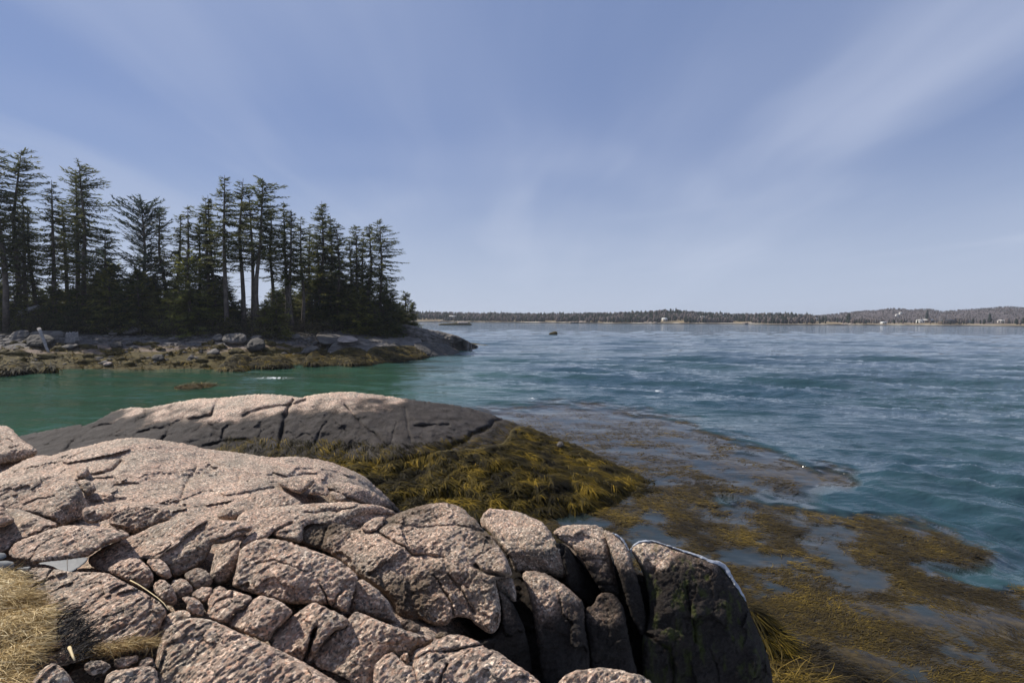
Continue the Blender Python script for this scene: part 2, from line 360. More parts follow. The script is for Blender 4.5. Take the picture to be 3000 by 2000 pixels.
DEPTH = {}
_seed = [0]
def rock(name, label, poly, Y=None, f=None, ctrl=None, rpx=None, rimk=1.0, cracks=(), mat='granite', amp=1.0, step=3.0, jit=2.2, dark=None, darkw=.45, brown=0.0, algae=0.0,
         cat='boulder', group=None, th=.45, k=.035, kind=None, down=None, surf=None, fine=1.0, chip=1.0, dx=0.0, cw=.62):
    _seed[0] += 1; sd_ = _seed[0]*13.7
    P0 = np.asarray(poly, float); cx, cy = P0.mean(0); P = resample(chaikin(P0, 1), max(3.0, step*1.3))
    s = np.linspace(0, 1, len(P), endpoint=False)*2*np.pi
    per = len(P)*step*1.3; ringn = np.stack([np.cos(s)*per/40, np.sin(s)*per/40, np.full(len(P), sd_)], -1)
    nrm = np.roll(P, -1, 0)-np.roll(P, 1, 0); nrm = np.stack([nrm[:, 1], -nrm[:, 0]], -1); nrm /= np.linalg.norm(nrm, axis=1)[:, None]+1e-9
    P = P + nrm*(jit*fbm(ringn, 4, .6))[:, None]
    lo = P.min(0)-step; hi = P.max(0)+step; nx_ = int((hi[0]-lo[0])/step)+2; ny_ = int((hi[1]-lo[1])/step)+2
    gx, gy = np.meshgrid(lo[0]+np.arange(nx_)*step, lo[1]+np.arange(ny_)*step); gx = gx.ravel(); gy = gy.ravel()
    ins = inside(P, gx, gy); idx = -np.ones(len(gx), int)
    g2 = ins.reshape(ny_, nx_); q = g2[:-1, :-1] & g2[1:, :-1] & g2[:-1, 1:] & g2[1:, 1:]
    jj, ii = np.nonzero(q); a = jj*nx_+ii; quads = np.stack([a, a+nx_, a+nx_+1, a+1], 1)
    used = np.unique(quads); idx[used] = np.arange(len(used)); quads = idx[quads]; u = gx[used]; v = gy[used]
    # boundary
    E = np.concatenate([quads[:, [0, 1]], quads[:, [1, 2]], quads[:, [2, 3]], quads[:, [3, 0]]]); key = np.sort(E, 1); ks = key[:, 0]*len(used)+key[:, 1]
    un, inv, cnt = np.unique(ks, return_inverse=True, return_counts=True); be = E[cnt[inv] == 1]; bv = np.unique(be)
    dist, qx, qy = seg_dist(P, np.roll(P, -1, 0), u, v, True)
    u = u.copy(); v = v.copy(); sn = bv[dist[bv] < 2.2*step]; u[sn] = qx[sn]; v[sn] = qy[sn]; dist[sn] = 0
    d = rays(u, v)
    # depth of the faces
    if surf is not None: t = surf(u, v)
    elif ctrl is not None:
        ff = tps([c[:2] for c in ctrl], np.array([c[2] for c in ctrl])); t = ff(u, v)
    else:
        f = f or [(cx, cy, 0, 76)]
        ts = []
        for i, (fu, fv, az, el) in enumerate(f):
            n = np.array([math.sin(R(az))*math.cos(R(el)), -math.cos(R(az))*math.cos(R(el)), math.sin(R(el))])
            dd = rays(np.array([fu]), np.array([fv]))[0]
            if i == 0:
                y0 = float(Y if Y is not None else yref(fu, fv)[0]); n0 = n; c0 = y0*(n @ dd)
            else: y0 = float(c0/(n0 @ dd))
            den = d @ n; ti = np.where(den < -.02, y0*(n @ dd)/np.minimum(den, -.02), y0+3); ts.append(np.clip(ti, y0*.6, y0*1.7+.5))
        t = ts[0]
        for ti in ts[1:]:
            hh = np.clip(.5+.5*(ti-t)/k, 0, 1); t = t*(1-hh)+ti*hh + k*hh*(1-hh)
    Ym = float(np.median(t)); px = Ym/F
    size = min(P0[:, 0].max()-P0[:, 0].min(), P0[:, 1].max()-P0[:, 1].min())
    if rpx is None: rpx = np.clip(.17*size, 6, 40)
    e = 1-np.clip(dist/rpx, 0, 1); t = t + rimk*rpx*px*(1-np.sqrt(np.clip(1-e*e*.985, 0, 1)))
    w = np.stack([u/60, v/60, np.full(len(u), sd_)], -1); wu = u+5*noise(w)+2.6*noise(w*4.3+5); wv = v+5*noise(w+31)+2.6*noise(w*4.3+77)
    for cr in cracks:
        pts = np.asarray(cr[0], float); wd, dp = cr[1]*cw, cr[2]*1.05
        dd = seg_dist(pts[:-1], pts[1:], wu, wv); wn = wd*(1+.5*noise(w*2.5+7))
        t = t + dp*(1.5 if mat == 'ridge' else 1)*np.clip(.75+.6*noise(w*1.7+3), .15, 1.2)*np.exp(-(dd/np.maximum(wn, .8))**1.4)
    p3 = np.array([0, 0, CAM_Z])+d*t[:, None]
    sc = min(1.0, .35+size*px/1.2)
    pr = p3 @ np.array([[.67, -.74, 0], [.74, .67, 0], [0, 0, 1.0]]).T; pa = pr*np.array([1.25, .40, 1.2])
    disp = amp*(.040*sc*fbm(p3*2.1+sd_, 3) + .045*sc*np.abs(fbm(p3*1.7+sd_*.3, 2)) + .009*np.abs(fbm(pa*7+sd_*.7, 3)) + chip*(.060*sc*chips(p3*1.7+.12*fbm(p3*5, 2)[:, None], sd_) + .011*chips(pa*6.2+.15*fbm(p3*14, 2)[:, None], sd_)) + fine*.009*fbm(pa*30+sd_, 3, .65))*max(1, (Ym/8)**.8)
    t = t - disp*np.clip(.3+dist/(rpx*.5), 0, 1)
    p3 = np.array([0, 0, CAM_Z])+d*t[:, None]
    DEPTH[label or name] = (u, v, t)
    # closed body: skirt to the back, then a cap
    nb = len(used); bmap = -np.ones(nb, int); bmap[bv] = np.arange(len(bv))+nb
    cen = p3.mean(0)
    if down is None:
        back = np.array([0, 0, CAM_Z])+d[bv]*(t[bv]+th)[:, None]; back = cen+d[nb//2]*th+(back-cen-d[nb//2]*th)*.86
    else:
        back = p3[bv].copy(); back[:, 2] = down; back[:, 1] += .1
    cap = back.mean(0)[None]; V = np.concatenate([p3, back, cap])
    sk = np.stack([be[:, 1], be[:, 0], bmap[be[:, 0]], bmap[be[:, 1]]], 1); ci = nb+len(bv)
    fan = np.stack([bmap[be[:, 1]], bmap[be[:, 0]], np.full(len(be), ci)], 1)
    ffl = np.concatenate([quads.ravel(), sk.ravel(), fan.ravel()]); sz = np.concatenate([np.full(len(quads)+len(sk), 4), np.full(len(fan), 3)])
    z = V[:, 2]; nn = fbm(V*1.3+sd_, 3)
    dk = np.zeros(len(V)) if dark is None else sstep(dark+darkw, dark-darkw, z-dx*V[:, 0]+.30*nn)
    bb = np.clip(brown*(1+.9*nn), 0, 1) if np.isscalar(brown) else np.zeros(len(V))
    o = mesh_np(name, V, ffl, sz, {'dark': dk, 'brown': bb, 'algae': np.full(len(V), algae)}, True, M[mat])
    tag(o, label, cat, group, kind); o['_u'] = 0
    del o['_u']
    return o

# ------------------------------------------------------------------ foreground outcrop
GR = 'granite blocks of the foreground outcrop'
def ground():
    poly = [(-120,1470),(450,1470),(880,1490),(1120,1530),(1300,1510),(1400,1560),(1560,1590),(1690,1590),(1760,1620),(1880,1680),(1990,1700),(2090,1780),(2140,1900),(2170,2300),(-120,2300)]
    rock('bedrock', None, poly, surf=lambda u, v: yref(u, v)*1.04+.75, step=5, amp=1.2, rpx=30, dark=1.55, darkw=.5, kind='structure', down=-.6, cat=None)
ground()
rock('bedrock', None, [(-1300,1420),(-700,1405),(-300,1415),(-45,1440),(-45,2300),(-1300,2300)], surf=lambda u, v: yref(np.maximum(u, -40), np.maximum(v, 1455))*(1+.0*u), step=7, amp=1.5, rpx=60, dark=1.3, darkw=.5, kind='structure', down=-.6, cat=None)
rock('granite_dome', 'broad pale granite dome behind the foreground blocks, below the dark rock ridge',
     [(-70,1425),(-40,1402),(0,1386),(80,1341),(130,1331),(145,1336),(200,1318),(280,1300),(330,1287),(380,1281),(430,1283),(500,1292),(560,1303),(600,1314),(700,1325),(800,1340),(840,1337),(880,1337),(930,1344),(980,1356),(1020,1372),(1060,1390),(1085,1410),(1110,1433),(1140,1460),(1168,1488),(1182,1506),(1165,1530),(1100,1540),(900,1530),(700,1550),(500,1560),(250,1560),(100,1550),(-70,1560)],
     ctrl=[(0,1390,7.3),(-60,1520,5.6),(430,1283,8.3),(430,1400,7.1),(430,1540,5.7),(200,1320,7.9),(200,1420,6.7),(200,1540,5.5),(700,1327,8.6),(700,1440,6.9),(900,1340,8.9),(900,1400,8.1),(900,1480,7.2),(1050,1385,9.2),(1050,1470,8.2),(1175,1500,9.6),(700,1530,6.0),(1000,1530,7.4),(620,1380,7.7),(620,1500,6.2)],
     cracks=[([(350,1350),(330,1372),(300,1388),(262,1396)],9,.16),([(575,1368),(560,1395),(545,1420),(530,1452),(516,1478)],5,.10),([(522,1328),(505,1365),(498,1400)],3,.03),([(400,1402),(430,1390),(480,1386),(560,1380),(610,1386)],3,.05),
             ([(285,1455),(340,1456),(390,1468),(440,1470),(500,1476)],3,.06),([(144,1337),(155,1352),(170,1362)],4,.05),([(720,1385),(760,1398),(830,1400),(870,1392),(940,1385),(1040,1400)],4,.08),([(860,1378),(930,1372),(1010,1392),(1070,1420)],3,.06),([(600,1345),(680,1372),(700,1395),(690,1440)],4,.06),([(340,1395),(360,1404),(385,1400)],3,.05),([(620,1440),(660,1452),(740,1440),(800,1425)],5,.10)],
     rpx=45, amp=1.25, jit=2.5, dark=.95, darkw=.35, th=1.0, cat='rock', group=GR)
rock('boulder','rounded granite boulder cut by the left edge beside the green cove',[(-70,1252),(-30,1244),(0,1246),(26,1248),(43,1264),(56,1282),(82,1299),(108,1315),(112,1324),(99,1338),(71,1345),(31,1355),(-40,1360),(-75,1330)],Y=8.6,f=[(20,1290,-20,60),(30,1322,0,15)],group=GR,th=.8,amp=1.1)
rock('boulder','small knob with a grey side standing on the left of the pale dome',[(222,1374),(238,1356),(254,1364),(265,1384),(250,1404),(224,1400)],Y=7.0,f=[(235,1372,-30,60),(248,1378,70,20)],group=GR)
rock('granite_block','wide flat-topped granite slab with a shaded right end, left side below the dome',[(-70,1425),(20,1408),(100,1388),(200,1392),(222,1405),(235,1430),(248,1455),(262,1478),(262,1500),(240,1518),(200,1532),(170,1548),(160,1522),(100,1503),(30,1492),(-70,1492)],Y=5.7,f=[(90,1445,-15,62),(208,1460,78,15)],rpx=16,cracks=[([(70,1480),(110,1462),(160,1452)],3,.05),([(20,1440),(90,1425)],2,.03)],group=GR,th=.6,amp=1.2)
rock('boulder','small dark round boulder in the notch on the pale dome',[(222,1408),(250,1402),(273,1414),(284,1431),(270,1450),(254,1450),(235,1434)],Y=6.0,f=[(250,1418,0,50),(258,1434,20,10)],group=GR,dark=2.25,darkw=.6)
rock('granite_block','small flat pinkish block tilted in the gravel gap below the dome',[(238,1489),(285,1478),(332,1472),(341,1484),(338,1500),(322,1517),(276,1536),(246,1530)],Y=5.0,f=[(290,1488,10,62),(290,1512,10,12)],group=GR)
rock('granite_block','rough oblong barnacle-pitted block lying below the dome',[(325,1500),(340,1490),(361,1478),(425,1478),(489,1486),(507,1503),(500,1522),(446,1543),(404,1562),(340,1549),(319,1535)],Y=5.0,f=[(420,1490,0,60),(410,1520,5,25)],group=GR,amp=1.6,brown=.22,fine=1.5)
rock('granite_slab','low pale slab at the left edge above the streaked slab',[(-70,1505),(15,1488),(60,1490),(100,1505),(150,1525),(174,1535),(166,1543),(130,1562),(90,1574),(40,1592),(22,1618),(-70,1645)],Y=4.7,f=[(60,1540,-25,64),(140,1545,40,20)],group=GR,cracks=[([(85,1572),(120,1556),(140,1538)],3,.05)])
rock('boulder','small dark stone lying on the slab at the left edge',[(-40,1458),(10,1465),(15,1490),(28,1505),(43,1522),(38,1532),(0,1547),(-40,1552)],Y=4.55,f=[(0,1490,0,60),(10,1515,10,10)],group=GR,brown=.35)
rock('granite_slab','dark-streaked humped slab beside the sheet of grey ice',[(22,1620),(43,1588),(85,1573),(149,1548),(191,1538),(266,1538),(308,1542),(392,1565),(340,1588),(298,1600),(257,1633),(191,1640),(102,1652),(78,1642),(40,1636)],Y=4.3,f=[(190,1575,-10,66),(220,1612,15,25)],group=GR,rpx=18,brown=.18,cracks=[([(85,1640),(110,1600),(160,1572),(250,1552)],3,.03)])
rock('granite_slab','long pale ledge running behind the central block, ending above the seaweed',[(690,1522),(713,1496),(766,1488),(893,1475),(989,1470),(1034,1469),(1061,1476),(1098,1476),(1130,1485),(1161,1500),(1152,1514),(1122,1532),(1085,1548),(1010,1540),(890,1530),(886,1592),(845,1584),(805,1572),(800,1556),(750,1575),(700,1575)],Y=5.4,f=[(900,1510,0,70),(860,1570,30,25)],rpx=18,group=GR,th=.7,cracks=[([(985,1500),(1020,1488),(1050,1478)],4,.06),([(895,1502),(960,1496),(985,1500)],4,.05),([(800,1560),(830,1540),(855,1530)],5,.08),([(1010,1530),(1040,1512),(1090,1505),(1150,1508)],5,.05)])
rock('granite_slab','large pale sloping slab left of the central block, with a rounded overhanging nose',[(250,1640),(298,1604),(361,1579),(415,1557),(457,1534),(506,1521),(526,1508),(549,1512),(574,1521),(640,1522),(694,1524),(745,1540),(735,1556),(700,1572),(655,1592),(622,1590),(619,1608),(597,1646),(551,1676),(510,1694),(489,1661),(460,1642),(423,1636),(380,1652),(330,1678),(290,1676)],Y=4.45,f=[(440,1590,-15,66),(530,1628,25,22)],rpx=20,group=GR,th=.6,amp=1.2,cracks=[([(612,1588),(660,1575),(700,1556),(730,1552)],4,.06),([(512,1585),(560,1560),(640,1545)],3,.03),([(420,1630),(470,1622),(500,1600)],3,.03)])
rock('granite_block','barnacled yellowish block under the edge of the pale sloping slab',[(314,1664),(367,1634),(408,1634),(444,1669),(452,1700),(428,1734),(393,1713),(352,1691),(321,1676)],Y=3.75,f=[(380,1655,-20,62),(395,1690,15,22)],group=GR,brown=.30,fine=1.8)
rock('granite_block','small wedge block jammed between the barnacled block and the slab nose',[(423,1639),(469,1634),(490,1654),(506,1687),(490,1698),(459,1683)],Y=3.78,f=[(455,1652,0,60),(470,1676,20,15)],group=GR)
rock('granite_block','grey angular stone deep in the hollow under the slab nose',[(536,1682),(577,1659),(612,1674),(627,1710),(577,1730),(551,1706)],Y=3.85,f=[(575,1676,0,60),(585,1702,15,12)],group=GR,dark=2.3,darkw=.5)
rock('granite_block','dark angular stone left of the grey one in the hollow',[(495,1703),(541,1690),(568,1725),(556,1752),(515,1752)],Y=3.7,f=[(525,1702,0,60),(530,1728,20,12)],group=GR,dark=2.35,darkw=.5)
rock('granite_block','upright rounded block at the end of the dry grass stem',[(449,1710),(474,1692),(505,1715),(521,1756),(510,1775),(490,1772),(452,1736)],Y=3.5,f=[(470,1712,-30,55),(490,1740,20,12)],group=GR,fine=1.5)
rock('granite_block','triangular standing block left of the central block',[(630,1614),(649,1597),(687,1579),(704,1583),(699,1640),(688,1670),(668,1702),(640,1714),(612,1692),(622,1650)],Y=4.3,f=[(655,1612,-40,50),(668,1640,35,10)],group=GR)
rock('granite_block','narrow sliver of stone wedged above the central block',[(700,1590),(734,1561),(770,1548),(803,1534),(800,1561),(776,1577),(734,1590),(701,1610)],Y=4.55,f=[(750,1570,-20,60),(780,1568,30,30)],group=GR)
rock('granite_block','large central block with a shaded undercut edge',[(703,1606),(745,1583),(776,1576),(825,1579),(878,1598),(942,1619),(995,1640),(1030,1666),(1050,1690),(1045,1712),(1030,1752),(1016,1798),(985,1782),(960,1768),(918,1770),(842,1768),(765,1744),(700,1724),(678,1713),(689,1680),(697,1640)],Y=4.0,f=[(830,1630,-5,60),(830,1690,0,44),(820,1742,0,4),(1020,1720,60,20)],rpx=16,group=GR,th=.7,amp=1.2,brown=.12,cracks=[([(930,1700),(950,1738),(962,1770)],4,.06),([(748,1650),(800,1640),(900,1672)],4,.035),([(1018,1720),(990,1740),(975,1772)],4,.05)])
rock('granite_block','huge pale and brown whaleback block in the middle of the foreground',[(880,1594),(881,1552),(900,1525),(950,1511),(1000,1521),(1052,1546),(1095,1553),(1126,1521),(1180,1496),(1229,1481),(1260,1475),(1295,1470),(1330,1476),(1361,1491),(1377,1511),(1397,1522),(1412,1548),(1428,1558),(1453,1588),(1484,1634),(1499,1674),(1498,1690),(1468,1694),(1448,1700),(1458,1725),(1468,1787),(1463,1838),(1438,1860),(1397,1832),(1376,1810),(1330,1804),(1310,1832),(1260,1832),(1230,1812),(1200,1822),(1158,1802),(1150,1770),(1126,1737),(1050,1690),(1004,1644),(948,1610)],
     Y=5.0,f=[(1290,1590,-15,64),(1140,1690,-8,34),(1300,1790,0,0),(1440,1780,60,15)],rpx=32,group=GR,th=.8,amp=1.3,brown=.46,fine=1.3,k=.10,
     cracks=[([(1106,1560),(1150,1583),(1185,1600),(1203,1618),(1214,1626),(1255,1627),(1300,1632)],5,.10),([(1268,1685),(1300,1725),(1325,1770),(1330,1800)],4,.07),([(1315,1682),(1345,1720),(1362,1745),(1388,1795)],5,.09),([(1395,1656),(1420,1676),(1455,1684),(1502,1690)],8,.18),([(1150,1532),(1250,1545),(1330,1535),(1400,1550),(1430,1562)],6,.035),([(955,1545),(945,1590),(935,1608)],6,.06)])
rock('granite_block','small pink strip of rock wedged above the whaleback block',[(1053,1547),(1083,1521),(1110,1512),(1127,1513),(1129,1528),(1105,1552),(1075,1558)],Y=5.3,f=[(1090,1535,-10,60)],group=GR,brown=.15)
rock('granite_block','squarish pink block with a black undercut face, right of the whaleback',[(1406,1524),(1417,1502),(1433,1488),(1463,1491),(1514,1496),(1550,1511),(1586,1527),(1606,1547),(1627,1583),(1647,1623),(1662,1659),(1668,1686),(1637,1692),(1596,1676),(1530,1670),(1509,1678),(1494,1634),(1463,1593),(1433,1557),(1410,1541)],Y=5.75,f=[(1520,1555,-18,62),(1560,1612,0,-6),(1470,1610,-55,20)],rpx=15,group=GR,th=.7,cracks=[([(1640,1600),(1655,1650)],3,.02)])
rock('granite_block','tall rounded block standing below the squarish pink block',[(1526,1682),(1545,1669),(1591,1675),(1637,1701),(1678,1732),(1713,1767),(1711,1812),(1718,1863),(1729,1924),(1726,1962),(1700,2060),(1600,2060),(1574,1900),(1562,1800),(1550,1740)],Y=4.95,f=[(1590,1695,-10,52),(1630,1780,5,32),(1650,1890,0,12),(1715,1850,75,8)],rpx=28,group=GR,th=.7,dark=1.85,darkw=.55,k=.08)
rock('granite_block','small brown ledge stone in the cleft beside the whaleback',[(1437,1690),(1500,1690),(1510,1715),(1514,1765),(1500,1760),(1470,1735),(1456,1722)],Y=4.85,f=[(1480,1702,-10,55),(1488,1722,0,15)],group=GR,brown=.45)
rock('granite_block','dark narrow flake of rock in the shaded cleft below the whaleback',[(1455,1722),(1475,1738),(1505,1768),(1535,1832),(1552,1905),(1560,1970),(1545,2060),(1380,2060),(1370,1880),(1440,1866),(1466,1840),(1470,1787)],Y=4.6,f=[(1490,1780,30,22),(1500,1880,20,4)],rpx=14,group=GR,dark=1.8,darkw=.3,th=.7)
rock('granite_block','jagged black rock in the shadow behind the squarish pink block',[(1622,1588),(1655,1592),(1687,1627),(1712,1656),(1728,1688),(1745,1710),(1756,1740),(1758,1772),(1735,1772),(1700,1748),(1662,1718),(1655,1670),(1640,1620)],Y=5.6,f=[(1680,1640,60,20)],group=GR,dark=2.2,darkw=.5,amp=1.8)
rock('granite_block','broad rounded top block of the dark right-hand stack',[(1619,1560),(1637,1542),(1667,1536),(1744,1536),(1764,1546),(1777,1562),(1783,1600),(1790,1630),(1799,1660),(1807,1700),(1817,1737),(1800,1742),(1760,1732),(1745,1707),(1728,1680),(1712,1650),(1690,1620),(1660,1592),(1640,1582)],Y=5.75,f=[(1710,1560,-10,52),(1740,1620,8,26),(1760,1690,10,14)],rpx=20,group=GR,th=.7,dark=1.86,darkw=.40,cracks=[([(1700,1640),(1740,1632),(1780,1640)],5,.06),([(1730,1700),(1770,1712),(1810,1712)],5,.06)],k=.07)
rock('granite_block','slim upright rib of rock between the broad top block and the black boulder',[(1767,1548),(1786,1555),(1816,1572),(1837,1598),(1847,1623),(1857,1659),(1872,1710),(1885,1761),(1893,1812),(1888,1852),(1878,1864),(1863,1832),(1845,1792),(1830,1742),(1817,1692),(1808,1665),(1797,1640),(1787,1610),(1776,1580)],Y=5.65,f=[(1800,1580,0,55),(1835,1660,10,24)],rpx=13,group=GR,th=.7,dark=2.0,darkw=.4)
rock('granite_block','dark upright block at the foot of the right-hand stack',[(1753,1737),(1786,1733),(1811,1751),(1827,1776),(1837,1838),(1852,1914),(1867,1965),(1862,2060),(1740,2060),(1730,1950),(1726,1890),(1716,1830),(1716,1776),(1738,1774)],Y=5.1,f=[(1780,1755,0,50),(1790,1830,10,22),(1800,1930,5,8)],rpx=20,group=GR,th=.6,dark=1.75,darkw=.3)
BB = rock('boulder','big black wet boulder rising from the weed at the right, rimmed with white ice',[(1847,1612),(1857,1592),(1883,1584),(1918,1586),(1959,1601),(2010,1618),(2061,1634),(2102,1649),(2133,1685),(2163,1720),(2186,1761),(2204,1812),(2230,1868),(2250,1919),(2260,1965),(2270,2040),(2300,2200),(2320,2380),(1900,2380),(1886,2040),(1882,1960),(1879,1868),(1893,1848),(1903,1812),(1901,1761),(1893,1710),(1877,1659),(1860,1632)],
     Y=5.6,f=[(1900,1600,-15,50),(1960,1670,5,30),(2000,1800,12,13),(2160,1850,50,18)],rpx=42,group=GR,th=.9,dark=1.9,darkw=.28,algae=.55,k=.12,amp=1.15,cracks=[([(1895,1860),(1960,1900),(1975,1960),(1965,2040)],10,.10),([(2080,1900),(2100,1960),(2110,2010)],3,.04),([(2010,1720),(2025,1800),(2040,1880)],6,.05)])
# bottom row
rock('granite_slab','large rough slab between the dead grass and the small blocks, lower left',[(-70,1702),(31,1690),(102,1660),(153,1664),(199,1674),(255,1674),(316,1677),(357,1700),(398,1720),(449,1751),(472,1766),(491,1795),(474,1822),(465,1850),(459,1887),(400,1905),(300,1915),(150,1960),(-70,2040)],f=[(230,1780,-15,66),(440,1830,60,20)],rpx=20,group=GR,th=.6,amp=1.25,cracks=[([(152,1668),(130,1700),(95,1720)],3,.05),([(118,1708),(160,1690),(155,1672)],2,.03),([(390,1770),(420,1752),(450,1756)],3,.04),([(225,1690),(200,1720)],2,.03)])
rock('granite_block','huge rough rounded boulder at the bottom edge, left of centre',[(456,1925),(474,1863),(490,1840),(520,1817),(561,1807),(612,1812),(663,1833),(714,1858),(781,1884),(842,1914),(903,1945),(969,1986),(1010,2010),(1060,2080),(440,2080),(452,1990)],f=[(650,1890,-12,62),(560,1960,-30,50)],Y=2.75,rpx=40,group=GR,th=.6,amp=1.25)
rock('granite_block','crescent-shaped stone against the top of the huge rounded boulder',[(462,1862),(466,1830),(480,1808),(500,1794),(530,1785),(552,1790),(566,1806),(530,1822),(495,1852),(478,1876),(466,1886)],Y=3.1,f=[(505,1812,-30,52)],group=GR)
rock('granite_block','small pink prism-shaped stone in the hollow between the slabs',[(530,1749),(549,1745),(576,1753),(591,1766),(599,1783),(596,1805),(566,1805),(553,1791),(547,1785),(547,1766),(536,1758)],Y=3.2,f=[(565,1760,0,60),(572,1780,10,5)],group=GR)
rock('granite_block','small flat stone just above the pink prism stone',[(557,1744),(583,1719),(621,1718),(623,1735),(608,1758),(594,1763),(575,1753)],Y=3.42,f=[(590,1735,-20,64)],group=GR)
rock('granite_block','reddish stone tip behind the small flat stone',[(620,1730),(640,1714),(662,1722),(668,1735),(650,1745),(625,1745)],Y=3.5,f=[(645,1726,0,50)],group=GR)
rock('granite_block','blocky stone with a stepped top, second of the row below the central block',[(606,1764),(625,1728),(655,1730),(679,1727),(706,1736),(743,1747),(719,1781),(687,1791),(668,1827),(634,1818),(598,1808),(613,1779)],Y=3.3,f=[(665,1755,-20,60),(690,1790,45,20)],rpx=10,group=GR,cracks=[([(622,1775),(650,1755),(680,1745)],2.5,.03)])
rock('granite_block','steep-faced block with a dark shaded front, third of the row below the central block',[(664,1828),(687,1794),(715,1791),(732,1760),(766,1741),(789,1751),(805,1752),(836,1770),(860,1791),(836,1820),(804,1848),(783,1883),(751,1870),(708,1851),(681,1838)],Y=3.25,f=[(750,1775,-25,55),(775,1815,25,16)],rpx=12,group=GR)
rock('granite_block','tilted split block with a deep black slot, below the right end of the central block',[(795,1896),(800,1855),(851,1808),(897,1774),(922,1761),(945,1774),(991,1794),(1014,1806),(1024,1818),(1012,1840),(979,1845),(963,1865),(938,1891),(930,1921),(900,1942),(885,1937),(851,1924),(813,1906)],Y=3.2,f=[(880,1830,-25,58),(870,1905,10,10),(980,1830,35,40)],rpx=12,group=GR,cracks=[([(928,1836),(917,1870),(908,1895),(890,1938)],7,.16)])
rock('granite_block','large humped block at the bottom, right of the split block',[(915,1930),(943,1890),(973,1854),(994,1839),(1010,1840),(1019,1812),(1040,1788),(1068,1799),(1132,1825),(1183,1843),(1234,1858),(1277,1866),(1256,1890),(1213,1902),(1208,1944),(1167,1922),(1144,1904),(1114,1936),(1096,1968),(1092,2010),(1080,2070),(1030,1995),(979,1970),(933,1956)],Y=3.1,f=[(1030,1880,-18,58),(1070,1930,30,24)],rpx=18,group=GR,th=.6,amp=1.2)
rock('granite_block','rounded low stone at the bottom edge under the humped block',[(1093,1975),(1098,1945),(1127,1917),(1149,1907),(1167,1924),(1185,1945),(1215,1952),(1240,2070),(1093,2070)],Y=2.7,f=[(1140,1950,-15,58)],group=GR)
rock('granite_block','tiny spiky stone between the two bottom boulders',[(1168,1926),(1182,1914),(1195,1907),(1202,1944),(1183,1946)],Y=2.85,f=[(1185,1928,-20,40)],group=GR,amp=1.5)
rock('granite_block','broad rounded grey boulder at the bottom centre edge',[(1208,1957),(1216,1912),(1246,1894),(1280,1873),(1315,1858),(1348,1857),(1400,1876),(1425,1898),(1464,1908),(1496,1937),(1537,1959),(1578,1991),(1640,2070),(1215,2070)],Y=2.75,f=[(1350,1920,-8,60)],rpx=36,group=GR,th=.6,amp=1.2,cracks=[([(1309,1945),(1300,1968),(1288,2000),(1284,2030)],5,.08),([(1216,1932),(1260,1907),(1320,1904),(1370,1895),(1410,1890)],5,.05)])
rock('granite_block','low rounded stone at the bottom edge before the black boulder',[(1630,2005),(1655,1975),(1687,1962),(1719,1959),(1760,1953),(1814,1959),(1853,1972),(1878,1975),(1915,1999),(1940,2070),(1620,2070)],Y=2.85,f=[(1760,1985,0,58)],group=GR,fine=1.4)
rock('granite_block','leaning flake half in shadow, right of the central block',[(1040,1714),(1050,1698),(1065,1695),(1106,1726),(1137,1757),(1152,1788),(1166,1830),(1127,1817),(1086,1805),(1050,1792),(1020,1797)],Y=4.05,f=[(1085,1725,10,45),(1090,1760,25,12)],group=GR)
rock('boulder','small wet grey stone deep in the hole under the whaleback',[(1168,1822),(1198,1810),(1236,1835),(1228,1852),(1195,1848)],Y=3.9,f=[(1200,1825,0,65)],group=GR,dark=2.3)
rock('boulder','small dark mossy stone between the humped block and the grey boulder',[(1270,1868),(1285,1848),(1305,1848),(1318,1858),(1300,1872)],Y=3.2,f=[(1293,1856,0,60)],group=GR,brown=.6)
rock('boulder','triangular reddish stone at the bottom edge in the grass',[(84,2010),(115,1965),(148,1942),(168,1943),(194,1965),(225,2010),(235,2070),(70,2070)],Y=2.3,f=[(150,1965,-25,50),(180,1975,40,15)],group=GR,brown=.1)
rock('boulder','pale knobbly stone beside the dark twigs',[(244,1946),(268,1934),(306,1934),(328,1948),(314,1967),(268,1980),(250,1966)],Y=2.5,f=[(285,1950,0,55)],group=GR,amp=1.5)
rock('boulder','reddish stone under the brown grass tuft',[(333,1930),(370,1921),(409,1917),(404,1936),(357,1963),(334,1953)],Y=2.6,f=[(370,1935,0,55)],group=GR,brown=.15)
rock('boulder','pink stone against the huge rounded boulder',[(404,1944),(429,1921),(449,1927),(459,1949),(430,1960),(408,1958)],Y=2.6,f=[(430,1938,0,55)],group=GR)
rock('boulder','flat pink stone at the bottom edge left of the huge boulder',[(308,1982),(332,1962),(383,1957),(434,1947),(459,1957),(468,2010),(470,2070),(300,2070)],Y=2.4,f=[(390,1980,0,66)],group=GR)
# gully stones right of the dome
rock('boulder','light angular boulder sitting in the gully on the dome',[(812,1410),(838,1398),(881,1391),(902,1396),(923,1406),(919,1417),(885,1447),(864,1442),(817,1421)],Y=7.3,f=[(860,1408,-15,50),(890,1425,20,20)],group=GR)
rock('boulder','broken grey stone right of the light angular boulder',[(900,1449),(921,1415),(945,1419),(964,1432),(962,1455),(936,1449)],Y=7.2,f=[(935,1430,0,45)],group=GR,amp=1.6)
rock('granite_slab','dark leaning slab lying along the right flank of the dome',[(952,1422),(976,1410),(1013,1412),(1055,1422),(1090,1438),(1125,1458),(1160,1488),(1174,1504),(1100,1490),(1020,1462),(985,1444),(960,1434)],Y=7.6,f=[(1010,1422,10,55),(1050,1445,30,22)],group=GR,dark=1.75,darkw=.35)
rock('boulder','small dark stone under the leaning slab',[(964,1437),(991,1440),(1013,1453),(1018,1466),(990,1470),(974,1462)],Y=7.0,f=[(990,1448,0,45)],group=GR,dark=1.9)
